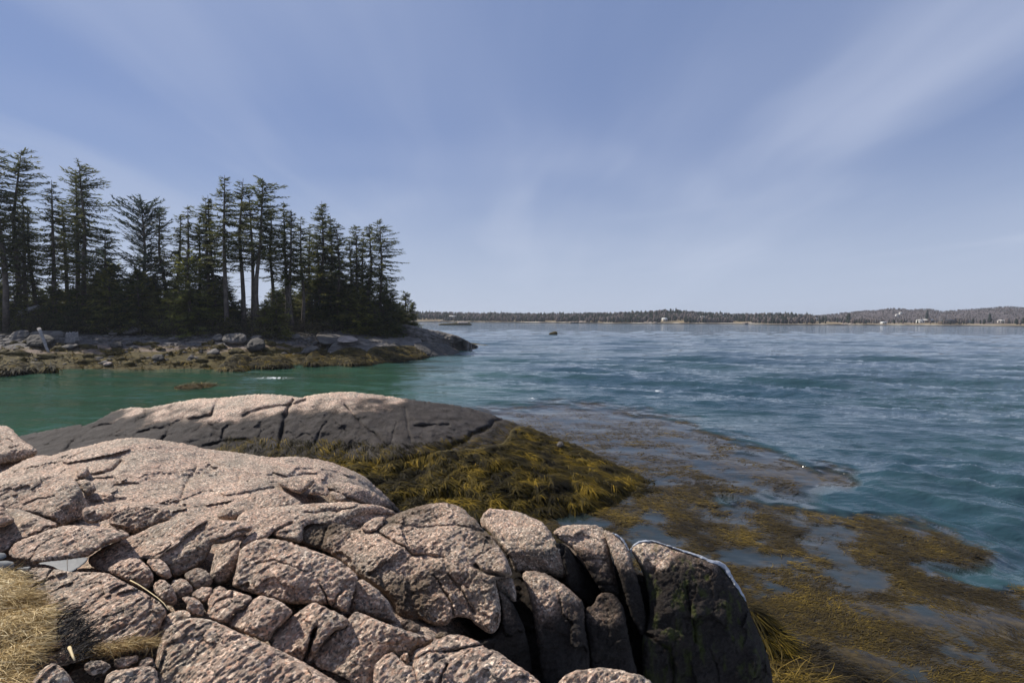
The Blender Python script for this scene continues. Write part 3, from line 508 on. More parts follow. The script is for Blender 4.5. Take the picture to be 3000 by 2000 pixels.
rock('granite_block','grey rounded block below the gully, left end of the pale ledge',[(634,1514),(645,1495),(659,1480),(702,1456),(735,1445),(765,1443),(796,1429),(837,1440),(867,1460),(892,1478),(870,1490),(766,1500),(713,1508),(690,1522),(655,1524)],Y=5.9,f=[(750,1465,-5,60),(700,1500,0,25)],rpx=14,group=GR,brown=.12)

# ------------------------------------------------------------------ dark ridge and weed ledge beyond the outcrop
RIDGE = rock('rock_ridge','long dark rock ridge with a pink crest beside the green cove',
     [(35,1290),(55,1276),(98,1268),(179,1252),(238,1241),(241,1250),(289,1229),(340,1199),(408,1191),(425,1196),(493,1182),(574,1167),(638,1165),(740,1154),(800,1154),(860,1160),(882,1166),(906,1156),(978,1148),(1030,1147),(1106,1156),(1167,1164),(1234,1174),(1310,1182),(1387,1197),(1438,1212),(1473,1227),(1514,1239),(1545,1262),(1560,1292),(1540,1322),(1450,1326),(1387,1326),(1259,1334),(1132,1350),(1055,1352),(989,1360),(850,1362),(700,1362),(500,1345),(300,1345),(100,1350),(30,1330)],
     ctrl=[(60,1280,18.3),(60,1340,15.4),(200,1250,18.5),(300,1222,18.2),(300,1325,14.5),(450,1192,18.0),(450,1240,16.4),(600,1167,17.5),(600,1220,16.1),(600,1340,14.3),(800,1155,17.2),(800,1200,16.2),(1000,1148,17.2),(1000,1190,16.1),(1000,1345,14.0),(1160,1166,17.4),(1160,1260,14.9),(1300,1184,17.6),(1300,1255,15.4),(1300,1325,14.2),(1450,1222,17.6),(1450,1318,14.8),(1545,1270,17.0),(1545,1318,15.4)],
     cracks=[([(860,1172),(846,1188),(834,1233),(826,1265),(816,1312)],5,.22),([(395,1272),(440,1258),(497,1252),(540,1226),(616,1221)],5,.18),([(468,1290),(485,1272),(500,1252)],4,.15),([(650,1282),(655,1258),(672,1248)],4,.12),([(595,1306),(650,1292),(723,1285),(744,1293)],4,.14),([(714,1218),(740,1204),(765,1195),(850,1187),(900,1172)],3.5,.14),
             ([(1009,1190),(1045,1225),(1081,1258),(1110,1282),(1137,1306)],2.5,.10),([(1215,1246),(1240,1251),(1262,1249),(1310,1243)],3.5,.16),([(1315,1316),(1340,1302),(1360,1294),(1382,1272),(1433,1248),(1448,1232),(1480,1228)],6,.28),([(1162,1236),(1150,1270),(1142,1300)],2,.06),([(185,1330),(215,1295),(240,1265),(290,1245),(330,1240)],6,.20),([(240,1290),(300,1283),(370,1276)],4,.12),([(430,1200),(425,1222),(400,1238)],4,.14),([(640,1168),(628,1190),(618,1215)],4,.14),([(760,1285),(770,1260),(765,1235)],2.5,.06),([(925,1300),(935,1270),(960,1240)],2.5,.06),([(975,1230),(1010,1255),(1015,1262)],2,.06),([(560,1228),(600,1240),(640,1258)],3,.06),([(905,1160),(890,1178),(850,1190)],4,.10),([(1190,1200),(1196,1260),(1205,1300)],3,.06)],
     mat='ridge', cw=1.05, amp=1.0, step=2.6, rpx=22, rimk=.8, dark=2.0, dx=.067, darkw=.45, chip=.4, th=1.5, down=-.8, cat='rock', jit=2.0, fine=.6)
tag(RIDGE, kind='thing')
WL = rock('weed_covered_ledge','low ledge thickly covered in olive rockweed below the dark ridge',
     [(900,1352),(978,1342),(1120,1336),(1259,1322),(1400,1312),(1480,1296),(1500,1250),(1540,1246),(1596,1270),(1642,1287),(1693,1303),(1744,1329),(1795,1355),(1871,1386),(1922,1411),(1944,1422),(1933,1449),(1887,1460),(1795,1482),(1693,1498),(1667,1512),(1616,1530),(1500,1560),(1300,1570),(1150,1560),(1080,1500),(980,1440),(920,1390)],
     ctrl=[(920,1360,13.8),(1100,1340,14.0),(1300,1322,14.0),(1480,1290,15.2),(1540,1250,17.4),(1640,1290,16.6),(1744,1331,15.6),(1871,1388,14.5),(1940,1424,13.7),(1933,1447,13.1),(1795,1480,12.15),(1616,1526,11.3),(1500,1552,10.9),(1300,1560,10.8),(1100,1540,11.0),(1000,1430,12.2),(1350,1400,12.7),(1350,1480,11.7),(1500,1330,14.0),(1500,1430,12.3),(1650,1390,13.3),(1780,1420,13.0),(1620,1470,11.9)],
     cracks=[([(1480,1330),(1570,1350),(1600,1400),(1610,1460)],12,.16),([(1600,1420),(1650,1470),(1670,1500)],10,.14),([(1230,1360),(1190,1420),(1170,1480)],10,.12),([(1400,1350),(1300,1390),(1280,1440)],10,.12),([(1790,1370),(1800,1420),(1780,1470)],8,.10)],
     mat='weedrock', chip=.4, amp=3.2, step=3.2, rpx=30, rimk=.7, th=1.0, down=-.6, cat='rock', jit=4)
rock('boulder','small bare grey stone poking out of the rockweed ledge',[(1630,1303),(1637,1292),(1650,1293),(1652,1305),(1642,1311),(1632,1309)],Y=15.6,f=[(1642,1300,0,50)],mat='shore',step=1.5)

rock('granite_slab','shaded low slab under the rounded boulder at the left edge',[(-80,1338),(0,1332),(70,1330),(128,1334),(118,1350),(80,1372),(20,1398),(-80,1425)],Y=8.5,f=[(20,1362,0,74)],rpx=10,group=GR,th=.8,brown=.3,down=.2)

def reparent(o, par):
    o.parent = par; o.location = o.location - par.location
    for k in ('label', 'category', 'group', 'kind'):
        if k in o: del o[k]
    return o
def depth_of(label, off=0.0):
    U, Vv, T = DEPTH[label]
    def f(u, v):
        r = np.empty(len(u))
        for i in range(0, len(u), 500):
            d = (u[i:i+500, None]-U[None])**2+(v[i:i+500, None]-Vv[None])**2
            w = np.exp(-np.minimum((d-d.min(1)[:, None])/30, 50)); r[i:i+500] = (w*T[None]).sum(1)/w.sum(1)
        return r-off
    return f
BBL = BB['label']
EDGE = np.array([(1843,1624),(1847,1604),(1860,1589),(1884,1581),(1920,1582),(1962,1597),(2012,1613),(2061,1629),(2088,1640),(2108,1642),(2130,1656),(2143,1680),(2152,1698),(2167,1718),(2181,1744),(2190,1766)], float)
en = np.gradient(EDGE, axis=0); en = np.stack([-en[:, 1], en[:, 0]], -1); en /= np.linalg.norm(en, axis=1)[:, None]
ew = np.array([2, 4, 5, 5, 4.5, 5, 6, 7, 9, 12, 13, 11, 9, 8, 5, 1.5])
crust = rock('ice_crust', 'x', [tuple(q) for q in np.concatenate([EDGE, (EDGE+en*ew[:, None])[::-1]])],
             surf=depth_of(BBL, .015), rpx=4, rimk=.5, step=1.2, jit=1.5, amp=.3, chip=0, mat='crust', th=.08, fine=.6)
reparent(crust, BB)
crust2 = rock('ice_crust', 'x', [(1788,1556),(1808,1564),(1826,1578),(1840,1600),(1848,1622),(1844,1619),(1835,1600),(1821,1581),(1804,1568)], Y=5.62, f=[(1818,1580,0,40)], rpx=4, rimk=.6, step=1.6, jit=1.6, amp=.25, chip=0, fine=.3, mat='crust', th=.10)
tag(crust2, 'thin white crust of ice on the edge of the slim upright rib', 'ice')
rock('ice_sheet','smooth sheet of grey ice lying between the pale slabs at the left',[(98,1650),(140,1644),(191,1639),(258,1630),(256,1643),(232,1662),(205,1678),(170,1668),(150,1656)],Y=4.02,f=[(190,1652,0,86)],rpx=3,rimk=.3,jit=.8,amp=.05,mat='ice',th=.05,cat='ice',step=2)
rock('ice_sheet','small white patch of ice beside the grey stone block',[(36,1664),(60,1660),(92,1658),(84,1668),(62,1676),(36,1678)],Y=3.85,f=[(60,1668,0,84)],rpx=3,rimk=.3,jit=1,amp=.1,mat='ice',th=.05,cat='ice',step=2)
rock('stone_block','grey squared stone block at the left edge, above the dead grass',[(-60,1646),(41,1640),(42,1668),(34,1684),(-60,1704)],Y=3.72,f=[(0,1645,0,70),(0,1652,8,6)],rpx=3,rimk=.3,jit=.4,amp=.12,mat='greystone',cat='stone')
rock('stone_block','thinner grey stone slab leaning behind the squared block at the left edge',[(-60,1624),(14,1616),(23,1634),(-60,1650)],Y=3.9,f=[(-10,1632,15,45)],rpx=3,rimk=.3,jit=.4,amp=.12,mat='greystone',cat='stone')

# ------------------------------------------------------------------ weed strands
def surf_points(o, n, zmin=-9, zmax=9, cond=None):
    me = o.data; k = len(me.vertices); co = np.empty(k*3, np.float32); me.vertices.foreach_get('co', co); no = np.empty(k*3, np.float32); me.vertices.foreach_get('normal', no)
    co = co.reshape(-1, 3).astype(float)+np.array(o.location); no = no.reshape(-1, 3).astype(float)
    if o.parent: co += np.array(o.parent.location)
    vis = (((np.array([0, 0, CAM_Z])-co)*no).sum(1) > -.3) & (co[:, 2] > zmin) & (co[:, 2] < zmax)
    if cond is not None: vis &= cond(co)
    i = RNG.choice(np.nonzero(vis)[0], n); return co[i]+RNG.normal(0, .02, (n, 3)), no[i]
def drape(name, src, n, L, Wd, parent, mat='weed', zmin=-9, zmax=9, flow=(.25, -.35, 0), cond=None, lift=.02, tn=1.5, tm=.42):
    p, nn = surf_points(src, n, zmin, zmax, cond)
    g = np.array([0, 0, -1.0])-nn*(-nn[:, 2:3]); sl = np.linalg.norm(g, axis=1)[:, None]
    a = 2.2*fbm(p*.9, 2) + RNG.normal(0, .35, n); fl = np.array(flow)[None]*.6
    d = g*1.4+fl+.55*np.stack([np.cos(a), np.sin(a), 0*a], -1); d -= nn*(d*nn).sum(1)[:, None]; d += nn*.03
    ln = L*RNG.uniform(.5, 1.3, n); w = Wd*RNG.uniform(.6, 1.4, n)
    bend = np.stack([RNG.normal(0, .6, n), RNG.normal(0, .6, n), RNG.normal(-.15, .2, n)], -1)
    V, fs, sz, bi = ribbons(p+nn*(lift*RNG.uniform(0, 1.6, n))[:, None], d, ln, w, 4, bend, nn, .9, .25)
    clump = fbm(p*tn, 4, .6)
    tint = np.clip(tm+.56*clump+RNG.normal(0, .17, n), 0, 1)
    o = mesh_np(name, V, fs, sz, {'tint': tint[bi]}, True, M[mat], parent); o['kind'] = 'stuff'; return o
drape('rockweed', WL, 60000, .27, .019, WL, lift=.012)
drape('rockweed', RIDGE, 5000, .28, .014, RIDGE, zmax=.95, cond=lambda c: (c[:, 0] > -8.5))
WM1 = rock('weed_covered_boulder','small weed-draped boulder at the foot of the big black boulder',[(2180,1775),(2215,1778),(2255,1805),(2290,1845),(2312,1885),(2290,1905),(2240,1900),(2210,1860)],Y=6.9,f=[(2235,1815,15,50)],mat='weedrock',rpx=28,amp=1.2,th=.6,jit=3)
drape('rockweed', WM1, 1500, .32, .012, WM1, tn=2.0)
WM2 = rock('weed_covered_boulder','wide golden weed-covered mound just breaking the water at the bottom edge',[(2230,1905),(2330,1878),(2460,1900),(2580,1925),(2690,1985),(2780,2080),(2240,2080)],ctrl=[(2240,1910,6.75),(2460,1905,6.9),(2690,1990,6.3),(2300,2070,5.7),(2600,2070,5.75),(2420,1980,6.12)],mat='weedrock',rpx=20,rimk=.3,amp=1.2,th=.5,jit=4,down=-.3)
drape('rockweed', WM2, 7000, .40, .009, WM2, mat='floatweed', tn=1.6, tm=.34)

# ------------------------------------------------------------------ water
WPOLY = np.array([(1330,1205),(1500,1196),(1640,1180),(1800,1192),(1960,1225),(2100,1270),(2250,1330),(2420,1385),(2470,1415),(2380,1438),(2230,1450),(2080,1440),(2110,1470),(2250,1490),(2430,1505),(2600,1540),(2780,1590),(2870,1632),(2780,1650),(2720,1650),(2800,1700),(2930,1745),(3120,1765),(3500,1830),(3700,2400),(1900,2400),(1800,1600),(1500,1560),(1400,1400)], float)
def px_of(x, y, z=0):
    q = (np.stack([x, y, np.zeros_like(x)+z-CAM_Z], -1)) @ MR
    return 1500+F*q[..., 0]/-q[..., 2], 1000-F*q[..., 1]/-q[..., 2]
def weed_mask(x, y, soft=1.0, grow=0):
    u, v = px_of(x, y); d = seg_dist(WPOLY, np.roll(WPOLY, -1, 0), u, v); s = np.where(inside(WPOLY, u, v), d, -d)
    n = 40*fbm(np.stack([x*.8, y*.5, 0*x], -1), 3); return sstep(-20*soft*1.3, 30*soft, s+grow+22*np.clip((v-1100)/300, .2, 1.5)+n*np.clip((v-1100)/300, .3, 1.2))
POOLS = [(2150,1640,190,34,.10),(2560,1690,60,32,.2),(2330,1460,240,26,.05),(2760,1660,110,22,.2),(2500,1790,120,20,.3),(1900,1600,120,18,.3),(2700,1790,90,22,.3)]
def weed_density(x, y):
    m = weed_mask(x, y, 2.2); u, v = px_of(x, y)
    q = np.stack([x*.75+y*.25, y*.8-.2*x, 0*x], -1); n = .56+.80*fbm(q*.9+5, 5, .62)+.28*fbm(q*4.5, 3)
    pool = np.zeros_like(u)
    for (pu, pv, ru, rv, sl) in POOLS:
        q = ((u-pu)/ru)**2+((v-pv-sl*(u-pu))/rv)**2; pool = np.maximum(pool, np.exp(-q*1.3))
    return np.clip(m*(n+.10+.20*sstep(1700, 1950, v))-pool*.9, 0, 1)
def build_water():
    rr = np.concatenate([np.arange(1250, 260, -3.0), np.arange(260, 80, -2.0), np.arange(80, 2, -1.0), [2.6]])
    s = np.linspace(-1.5, 1.5, 1000); Y = CAM_Z*F/rr
    X = s[None]*Y[:, None]; YY = np.repeat(Y[:, None], len(s), 1); dY = np.abs(np.gradient(Y))[:, None]
    x = X.ravel(); y = YY.ravel()
    near = y < 40; wm = np.zeros_like(x); wd = np.zeros_like(x)
    wm[near] = weed_mask(x[near], y[near]); wd[near] = weed_density(x[near], y[near])
    cove = sstep(6, -9, x)*sstep(75, 40, y)
    wa = np.zeros_like(x); wa[near] = weed_mask(x[near], y[near], 3.6, 55); amp = (.62+.38*sstep(12, 45, y))*(1-.75*cove)*(1-.90*wa)*(.75+.45*fbm(np.stack([x*.07, y*.07, 0*x], -1), 2))
    H = np.zeros_like(X); A2 = amp.reshape(X.shape); rg = np.random.default_rng(5)
    for k in range(110):
        lam = .34*(34**(k/109)); th = math.atan2(-1, -.42)+rg.normal(0, .48 if lam < 2 else .24); kk = 2*math.pi/lam
        a = .0100*lam**.66*(1.6 if .55 < lam < 2.6 else 1.15); kx, ky = kk*math.cos(th), kk*math.sin(th)
        filt = np.exp(-(dY*abs(ky)*.42)**2 - (Y[:, None]*.003*abs(kx)*.42)**2)
        if filt.max() < .01: continue
        sn = np.sin(kx*X+ky*YY+rg.uniform(0, 6.28)); H += a*filt*(sn+.30*sn*sn-.15)
    z = (H*A2).ravel()
    # long smooth swell lines where the waves run into the weed
    u, v = px_of(x, y); sw = np.exp(-(((v-1455-.13*(u-2300))/70)**2)-((u-2350)/330)**2)+np.exp(-(((v-1690-.22*(u-2800))/60)**2)-((u-2850)/200)**2)
    z = z + .018*np.clip(sw, 0, 1)*np.sin((v-.24*u)*.105+1.5*noise(np.stack([x*.6, y*.6, 0*x], -1)))
    # hollow the sheet where rocks stand: not needed, rocks cut it
    V = np.stack([x, y, z], -1); ny, nx = X.shape
    a = (np.arange(ny-1)[:, None]*nx+np.arange(nx-1)[None]).ravel(); Fq = np.stack([a, a+1, a+nx+1, a+nx], 1)
    foam = np.zeros_like(x)
    for (fu, fv, ru, rv) in [(1748,1135,16,3.5),(1815,1139,18,3),(1924,1146,10,2),(1830,1143,14,2),(1420,1016,26,3),(1560,1166,8,2),(1040,1062,30,2.2),(800,1108,40,2.2)]:
        foam = np.maximum(foam, np.exp(-((u-fu)/ru)**2-((v-fv)/rv)**2))
    foam = foam*(near)*sstep(-.2, .5, fbm(np.stack([x*5, y*3, 0*x], -1), 3)+.25)
    o = mesh_np('water', V, Fq.ravel(), np.full(len(Fq), 4), {'weed': wd*.9+wm*.12, 'cove': cove, 'foam': foam, 'calm': wm}, True, None, None, False, np.zeros(3))
    o['kind'] = 'structure'
    m, nt, p = mat_new('sea_water'); b = NB(nt); g = b.geo()
    lum = b.tex('ShaderNodeTexNoise', b.mapping(g, (.05, .12, 1)), Scale=1.0, Detail=4.0).outputs['Fac']
    sea = b.mix(b.rng(lum, .35, .65), (.018, .046, .064), (.024, .056, .062)); grn = b.mix(b.rng(lum, .3, .7), (.024, .062, .039), (.034, .086, .055))
    body = b.mix(b.attr('cove'), sea, grn); mur = b.tex('ShaderNodeTexNoise', g, Scale=7.0, Detail=6.0, Roughness=.65).outputs['Fac']
    wcol = b.ramp(mur, [(.32, (.010, .010, .009)), (.5, (.035, .026, .011)), (.74, (.082, .056, .015))])
    body = b.mix(b.math('MULTIPLY', b.attr('calm'), .85), body, (.016, .020, .020)); body = b.mix(b.rng(b.attr('weed'), .12, .72), body, wcol)
    body = b.mix(b.math('MULTIPLY', b.attr('calm'), .80), body, (.014, .018, .020)) if False else body
    body = b.mix(b.attr('foam'), body, (.75, .78, .8))
    nt.links.new(body, p.inputs['Base Color']); p.inputs['IOR'].default_value = 1.333; p.inputs['Specular IOR Level'].default_value = .5
    nt.links.new(b.math('ADD', .06, b.math('MULTIPLY', b.attr('foam'), .6)), p.inputs['Roughness'])
    r1 = b.tex('ShaderNodeTexNoise', b.mapping(g, (1.0, 2.1, 1), (0, 0, R(14))), Scale=4.2, Detail=2.0, Roughness=.45).outputs['Fac']
    r2 = b.tex('ShaderNodeTexNoise', b.mapping(g, (.5, 1.25, 1), (0, 0, R(10))), Scale=1.1, Detail=2.0, Roughness=.45).outputs['Fac']
    k = b.math('SUBTRACT', 1.0, b.math('MULTIPLY', b.attr('calm'), .80)); k = b.math('MULTIPLY', k, b.math('SUBTRACT', 1.0, b.math('MULTIPLY', b.attr('cove'), .45)))
    r3 = b.tex('ShaderNodeTexNoise', b.mapping(g, (.5, .9, 1), (0, 0, R(12))), Scale=.20, Detail=2.0, Roughness=.5).outputs['Fac']
    h = b.math('ADD', b.math('MULTIPLY', b.math('MULTIPLY', r3, .90), k), b.math('MULTIPLY', b.math('MULTIPLY', r1, .030), k))
    h = b.math('ADD', h, b.math('MULTIPLY', b.math('MULTIPLY', r2, .15), k))
    nt.links.new(b.bump(h, 1.0, 1.0), p.inputs['Normal'])
    o.data.materials.append(m); return o
build_water()
def floating():
    n0 = 330000; u = RNG.uniform(1350, 3250, n0); v = RNG.uniform(1185, 2120, n0); P = on_water(u, v); x, y = P[:, 0], P[:, 1]
    keep = RNG.uniform(0, 1, n0) < np.clip((weed_density(x, y)-.36)*2.0, 0, 1)*np.clip((v-1100)/420, .25, 1)
    x, y = x[keep], y[keep]; n = len(x); P = np.stack([x, y, RNG.uniform(.004, .03, n)], -1)
    a = -.32+1.1*fbm(np.stack([x*.5, y*.5, 0*x], -1), 2)+RNG.normal(0, .45, n)
    d = np.stack([np.cos(a), np.sin(a), RNG.normal(0, .05, n)], -1); ln = RNG.uniform(.05, .20, n)*np.clip(y/9, .8, 2); w = RNG.uniform(.006, .015, n)*np.clip(y/9, .8, 2.2)
    bend = np.stack([RNG.normal(0, .8, n), RNG.normal(0, .8, n), RNG.normal(-.05, .1, n)], -1)
    V, fs, sz, bi = ribbons(P, d, ln, w, 3, bend, np.tile([0, 0, 1.0], (n, 1)), 1.0, .12); V[:, 2] = np.maximum(V[:, 2], -.02)
    tint = np.clip(.46+.36*fbm(np.stack([x*.9, y*.9, 0*x+3], -1), 3)+RNG.normal(0, .17, n), 0, 1)
    o = mesh_np('floating_seaweed', V, fs, sz, {'tint': tint[bi]}, True, M['floatweed']); tag(o, 'floating brown and golden rockweed spread over the calm water at right', 'seaweed', None, 'stuff')
floating()

# ------------------------------------------------------------------ dead grass, twigs, small litter
def in_poly(poly, n):
    P = np.array(poly, float); lo, hi = P.min(0), P.max(0); out = []
    while sum(map(len, out)) < n:
        q = RNG.uniform(lo, hi, (n*2, 2)); out.append(q[inside(P, q[:, 0], q[:, 1])])
    return np.concatenate(out)[:n]
def blades(name, poly, n, L, W, dirs, label, cat, mat, base, amp_t, lift, swirl=1.2, zup=.12, Yk=.985):
    q = in_poly(poly, n); P = at(q[:, 0], q[:, 1], yref(q[:, 0], q[:, 1])*Yk); hump = fbm(P*3.0, 3)
    P[:, 2] += lift*(.4+RNG.uniform(0, 1, n)+.8*hump)
    a = dirs+swirl*fbm(P*2.2+9, 2)+RNG.normal(0, .45, n); d = np.stack([np.cos(a), np.sin(a), RNG.normal(zup, .22, n)], -1)
    bend = np.stack([RNG.normal(0, .9, n), RNG.normal(0, .9, n), RNG.normal(-.35, .3, n)], -1)
    V, fs, sz, bi = ribbons(P, d, L*RNG.uniform(.4, 1.4, n), W*RNG.uniform(.6, 1.4, n), 5, bend, RNG.normal(0, 1, (n, 3))+np.array([0, -.6, 1.2]), 1.2, .15)
    tint = np.clip(base+amp_t*hump+RNG.normal(0, .18, n), 0, 1)
    o = mesh_np(name, V, fs, sz, {'tint': tint[bi]}, True, M[mat]); tag(o, label, cat, None, 'stuff')
GP = [(-80,1718),(10,1704),(50,1712),(75,1740),(100,1775),(130,1800),(140,1835),(125,1870),(115,1910),(80,1950),(60,2080),(-80,2080)]
blades('dead_grass', GP, 14000, .12, .0034, -.5, 'matted tuft of pale straw-coloured dead grass at the lower left corner', 'grass', 'grass', .62, .35, .075)
blades('dead_grass', [(200,1912),(240,1900),(300,1905),(380,1898),(455,1893),(450,1915),(400,1925),(330,1936),(270,1930),(210,1945)], 1500, .06, .0030, .15, 'brown flattened dead grass tucked under the large rough slab', 'grass', 'grass', .36, .3, .05)
blades('twigs', [(165,1838),(215,1835),(255,1870),(250,1915),(235,1960),(190,1955),(160,1905)], 750, .09, .0046, .9, 'tangle of dark dry twigs between the grass and the slab', 'twigs', 'twig', .35, .3, .07, 1.5, .35)
blades('twigs', [(-60,1700),(10,1690),(85,1695),(90,1712),(20,1722),(-60,1735)], 500, .14, .004, .1, 'dark dry stalks at the upper edge of the dead grass', 'twigs', 'twig', .3, .3, .05, .6, .1)
def stem(name, pts, rad, label, cat, mat, up=.04, Yk=.97):
    p = np.array(pts, float); P = at(p[:, 0], p[:, 1], yref(p[:, 0], p[:, 1])*Yk); P[:, 2] += up; mb = MB(); mb.tube(P, np.linspace(rad, rad*.5, len(P)), 6)
    V = np.concatenate(mb.v); tag(mb.build(name, M[mat], attrs={'tint': np.full(len(V), .92)}, smooth=True), label, cat)
stem('grass_stem', [(382,1712),(405,1724),(432,1742),(462,1764),(480,1780),(494,1800)], .0035, 'single long dry grass stem lying across the crack by the large rough slab', 'stem', 'grass', .03, .93)
stem('stick', [(204,1924),(209,1936),(214,1950),(219,1962)], .008, 'short broken pale stick standing in the dark twigs', 'stick', 'grass', .05, .93)
stem('grass_stem', [(197,1637),(197,1655),(198,1674)], .003, 'thin dark stalk standing in front of the grey ice sheet', 'stem', 'twig', .0, .95)

# ------------------------------------------------------------------ the wooded island
SHORE_PX = np.array([(-600,1098),(-200,1094),(0,1090),(100,1086),(300,1082),(500,1081),(640,1082),(700,1075),(800,1072),(900,1069),(1000,1064),(1100,1056),(1200,1045),(1290,1034),(1340,1026),(1405,1015)], float)
SP = on_water(SHORE_PX[:, 0], SHORE_PX[:, 1])[:, :2]
SHORE = np.concatenate([SP, [(-4.5, 84), (-9, 96), (-30, 122), (-80, 140), (-170, 140), (-170, 48)]])
def isl_z(x, y):
    x = np.atleast_1d(np.asarray(x, float)); y = np.atleast_1d(np.asarray(y, float))
    d = seg_dist(SHORE, np.roll(SHORE, -1, 0), x, y); s = np.where(inside(SHORE, x, y), d, -d)
    p = np.stack([x, y, 0*x], -1)
    zz = np.where(s > 0, 2.3*(1-np.exp(-s/9))+.045*s, .22*s)
    zz = zz*(1-.50*sstep(-27, -19, x)*sstep(15, 7, s))
    return zz + np.clip(s/3, 0, 1)*(.16*fbm(p*.45, 3)+.10*np.abs(fbm(p*1.3, 3)))*np.clip(1.6-s/22, .3, 1) - .03, s
def build_island():
    xs = np.arange(-165, 1, .45); ys = np.concatenate([np.arange(38, 72, .4), np.arange(72, 141, 1.2)]); X, Y = np.meshgrid(xs, ys); z, s = isl_z(X.ravel(), Y.ravel())
    z = np.where(s < -3, -1.2, z); V = np.stack([X.ravel(), Y.ravel(), z], -1); nx = len(xs); ny = len(ys)
    a = (np.arange(ny-1)[:, None]*nx+np.arange(nx-1)[None]).ravel(); Fq = np.stack([a, a+1, a+nx+1, a+nx], 1); Fq = Fq[(s[Fq] > -4).any(1)]
    used, inv = np.unique(Fq, return_inverse=True)
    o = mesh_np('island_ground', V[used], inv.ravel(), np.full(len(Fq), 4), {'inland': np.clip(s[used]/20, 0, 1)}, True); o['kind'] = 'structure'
    m, nt, p = mat_new('island_soil'); b = NB(nt); g = b.geo(); sep = b.N.new('ShaderNodeSeparateXYZ'); nt.links.new(g, sep.inputs[0])
    n = b.tex('ShaderNodeTexNoise', b.mapping(g, (.35, 1, 1)), Scale=.8, Detail=6.0, Roughness=.65).outputs['Fac']; n2 = b.tex('ShaderNodeTexNoise', g, Scale=3.5, Detail=6.0, Roughness=.7).outputs['Fac']
    h = b.math('ADD', sep.outputs[2], b.math('MULTIPLY', b.math('SUBTRACT', n, .5), 2.6))
    weed = b.ramp(n2, [(.3, (.018, .013, .004)), (.5, (.068, .050, .011)), (.7, (.135, .095, .022))]); sand = b.ramp(n2, [(.3, (.13, .10, .08)), (.7, (.26, .195, .155))]); rub = b.ramp(n2, [(.35, (.06, .057, .055)), (.65, (.17, .155, .15))])
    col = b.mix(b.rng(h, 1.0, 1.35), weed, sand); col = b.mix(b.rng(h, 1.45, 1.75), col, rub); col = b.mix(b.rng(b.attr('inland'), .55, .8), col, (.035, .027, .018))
    nt.links.new(col, p.inputs['Base Color']); p.inputs['Roughness'].default_value = .85; p.inputs['Specular IOR Level'].default_value = .2
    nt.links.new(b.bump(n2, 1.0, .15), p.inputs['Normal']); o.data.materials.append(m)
build_island()
def isl_Y(u, v):
    Y = np.linspace(38, 120, 800); d = rays(np.array([u]), np.array([v]))[0]; x = d[0]*Y; z = CAM_Z+d[2]*Y; h = isl_z(x, Y)[0]
    k = np.nonzero(z <= h)[0]; return float(Y[k[0]]) if len(k) else 70.0
GI = 'rocks along the island shore'
def irock(name, label, poly, base=None, **kw):
    P = np.array(poly, float); j = P[:, 1].argmax(); bu, bv = base or (P[:, 0].mean(), P[j, 1]-2)
    Y = isl_Y(bu, bv) - .35 + kw.pop('dy', 0); cx, cy = P.mean(0)
    o = rock(name, label, poly, Y=Y, f=kw.pop('f', [(cx, cy-.2*np.ptp(P[:, 1]), 0, 50), (cx, cy+.1*np.ptp(P[:, 1]), 10, 14)]), step=kw.pop('step', 1.4), jit=kw.pop('jit', .8), rpx=kw.pop('rpx', min(9, .35*np.ptp(P[:, 1]))),
             amp=kw.pop('amp', .35), mat=kw.pop('mat', 'shore'), th=kw.pop('th', 1.5), k=.15, group=GI, down=None, **kw)
    return o
LY = dict(step=1.8, amp=.45, th=3.0, cat='rock')
def near(ctrl): return [(u, v, min(Y, isl_Y(u, v)-.7)) for u, v, Y in ctrl]
def ledge(label, poly, ctrl, mat='shore', **kw):
    ctrl = near(ctrl); q = dict(LY); q.update(kw); return rock('rock_ledge', label, poly, ctrl=ctrl, mat=mat, rpx=q.pop('rpx', 9), jit=1.0, group=GI, **q)
ledge('smooth grey upper ledge at the foot of the island spruces', [(922,984),(947,965),(983,956),(1016,955),(1059,960),(1106,968),(1135,970),(1178,972),(1229,981),(1240,1012),(1178,1016),(1106,1012),(1048,1008),(983,1006),(940,1008)], [(930,985,60),(985,957,68),(1100,968,69),(1230,982,68),(1235,1000,63),(1100,995,62.5),(985,987,60.5),(1100,1012,60)], cracks=[([(960,978),(1040,972),(1130,982),(1220,990)],2,.5)])
ledge('dark rounded dome of bedrock at the tip of the island', [(1125,970),(1149,954),(1171,949),(1196,951),(1250,964),(1294,971),(1330,980),(1359,992),(1381,1005),(1399,1012),(1408,1017),(1377,1021),(1355,1026),(1300,1016),(1236,1002),(1225,984),(1178,976)], [(1130,970,70),(1175,950,74),(1290,971,76),(1360,993,78),(1405,1015,79),(1355,1023,72),(1290,1012,68),(1230,998,65)], mat='shore', cracks=[([(1190,960),(1260,980),(1330,1000),(1370,1012)],1.6,.5),([(1230,985),(1290,992),(1345,1014)],1.6,.5)], down=-.5)
ledge('small pale pinkish hump of bare rock in the middle of the island ledges', [(985,1000),(994,987),(1016,983),(1034,984),(1054,997),(1016,1004)], [(990,998,55),(1016,984,58),(1050,997,57),(1016,1003,54)], mat='shore_pale', rpx=6)
ledge('long cracked middle ledge below the pale hump on the island', [(958,1026),(974,1007),(990,997),(1052,995),(1106,992),(1178,1000),(1213,1005),(1220,1030),(1088,1040),(1016,1040),(962,1045)], [(960,1025,54),(990,998,57),(1100,993,61),(1210,1005,63),(1180,1014,60),(1060,1022,56),(1000,1025,54),(1100,1038,55)], cracks=[([(990,1012),(1080,1006),(1180,1008)],1.8,.5)])
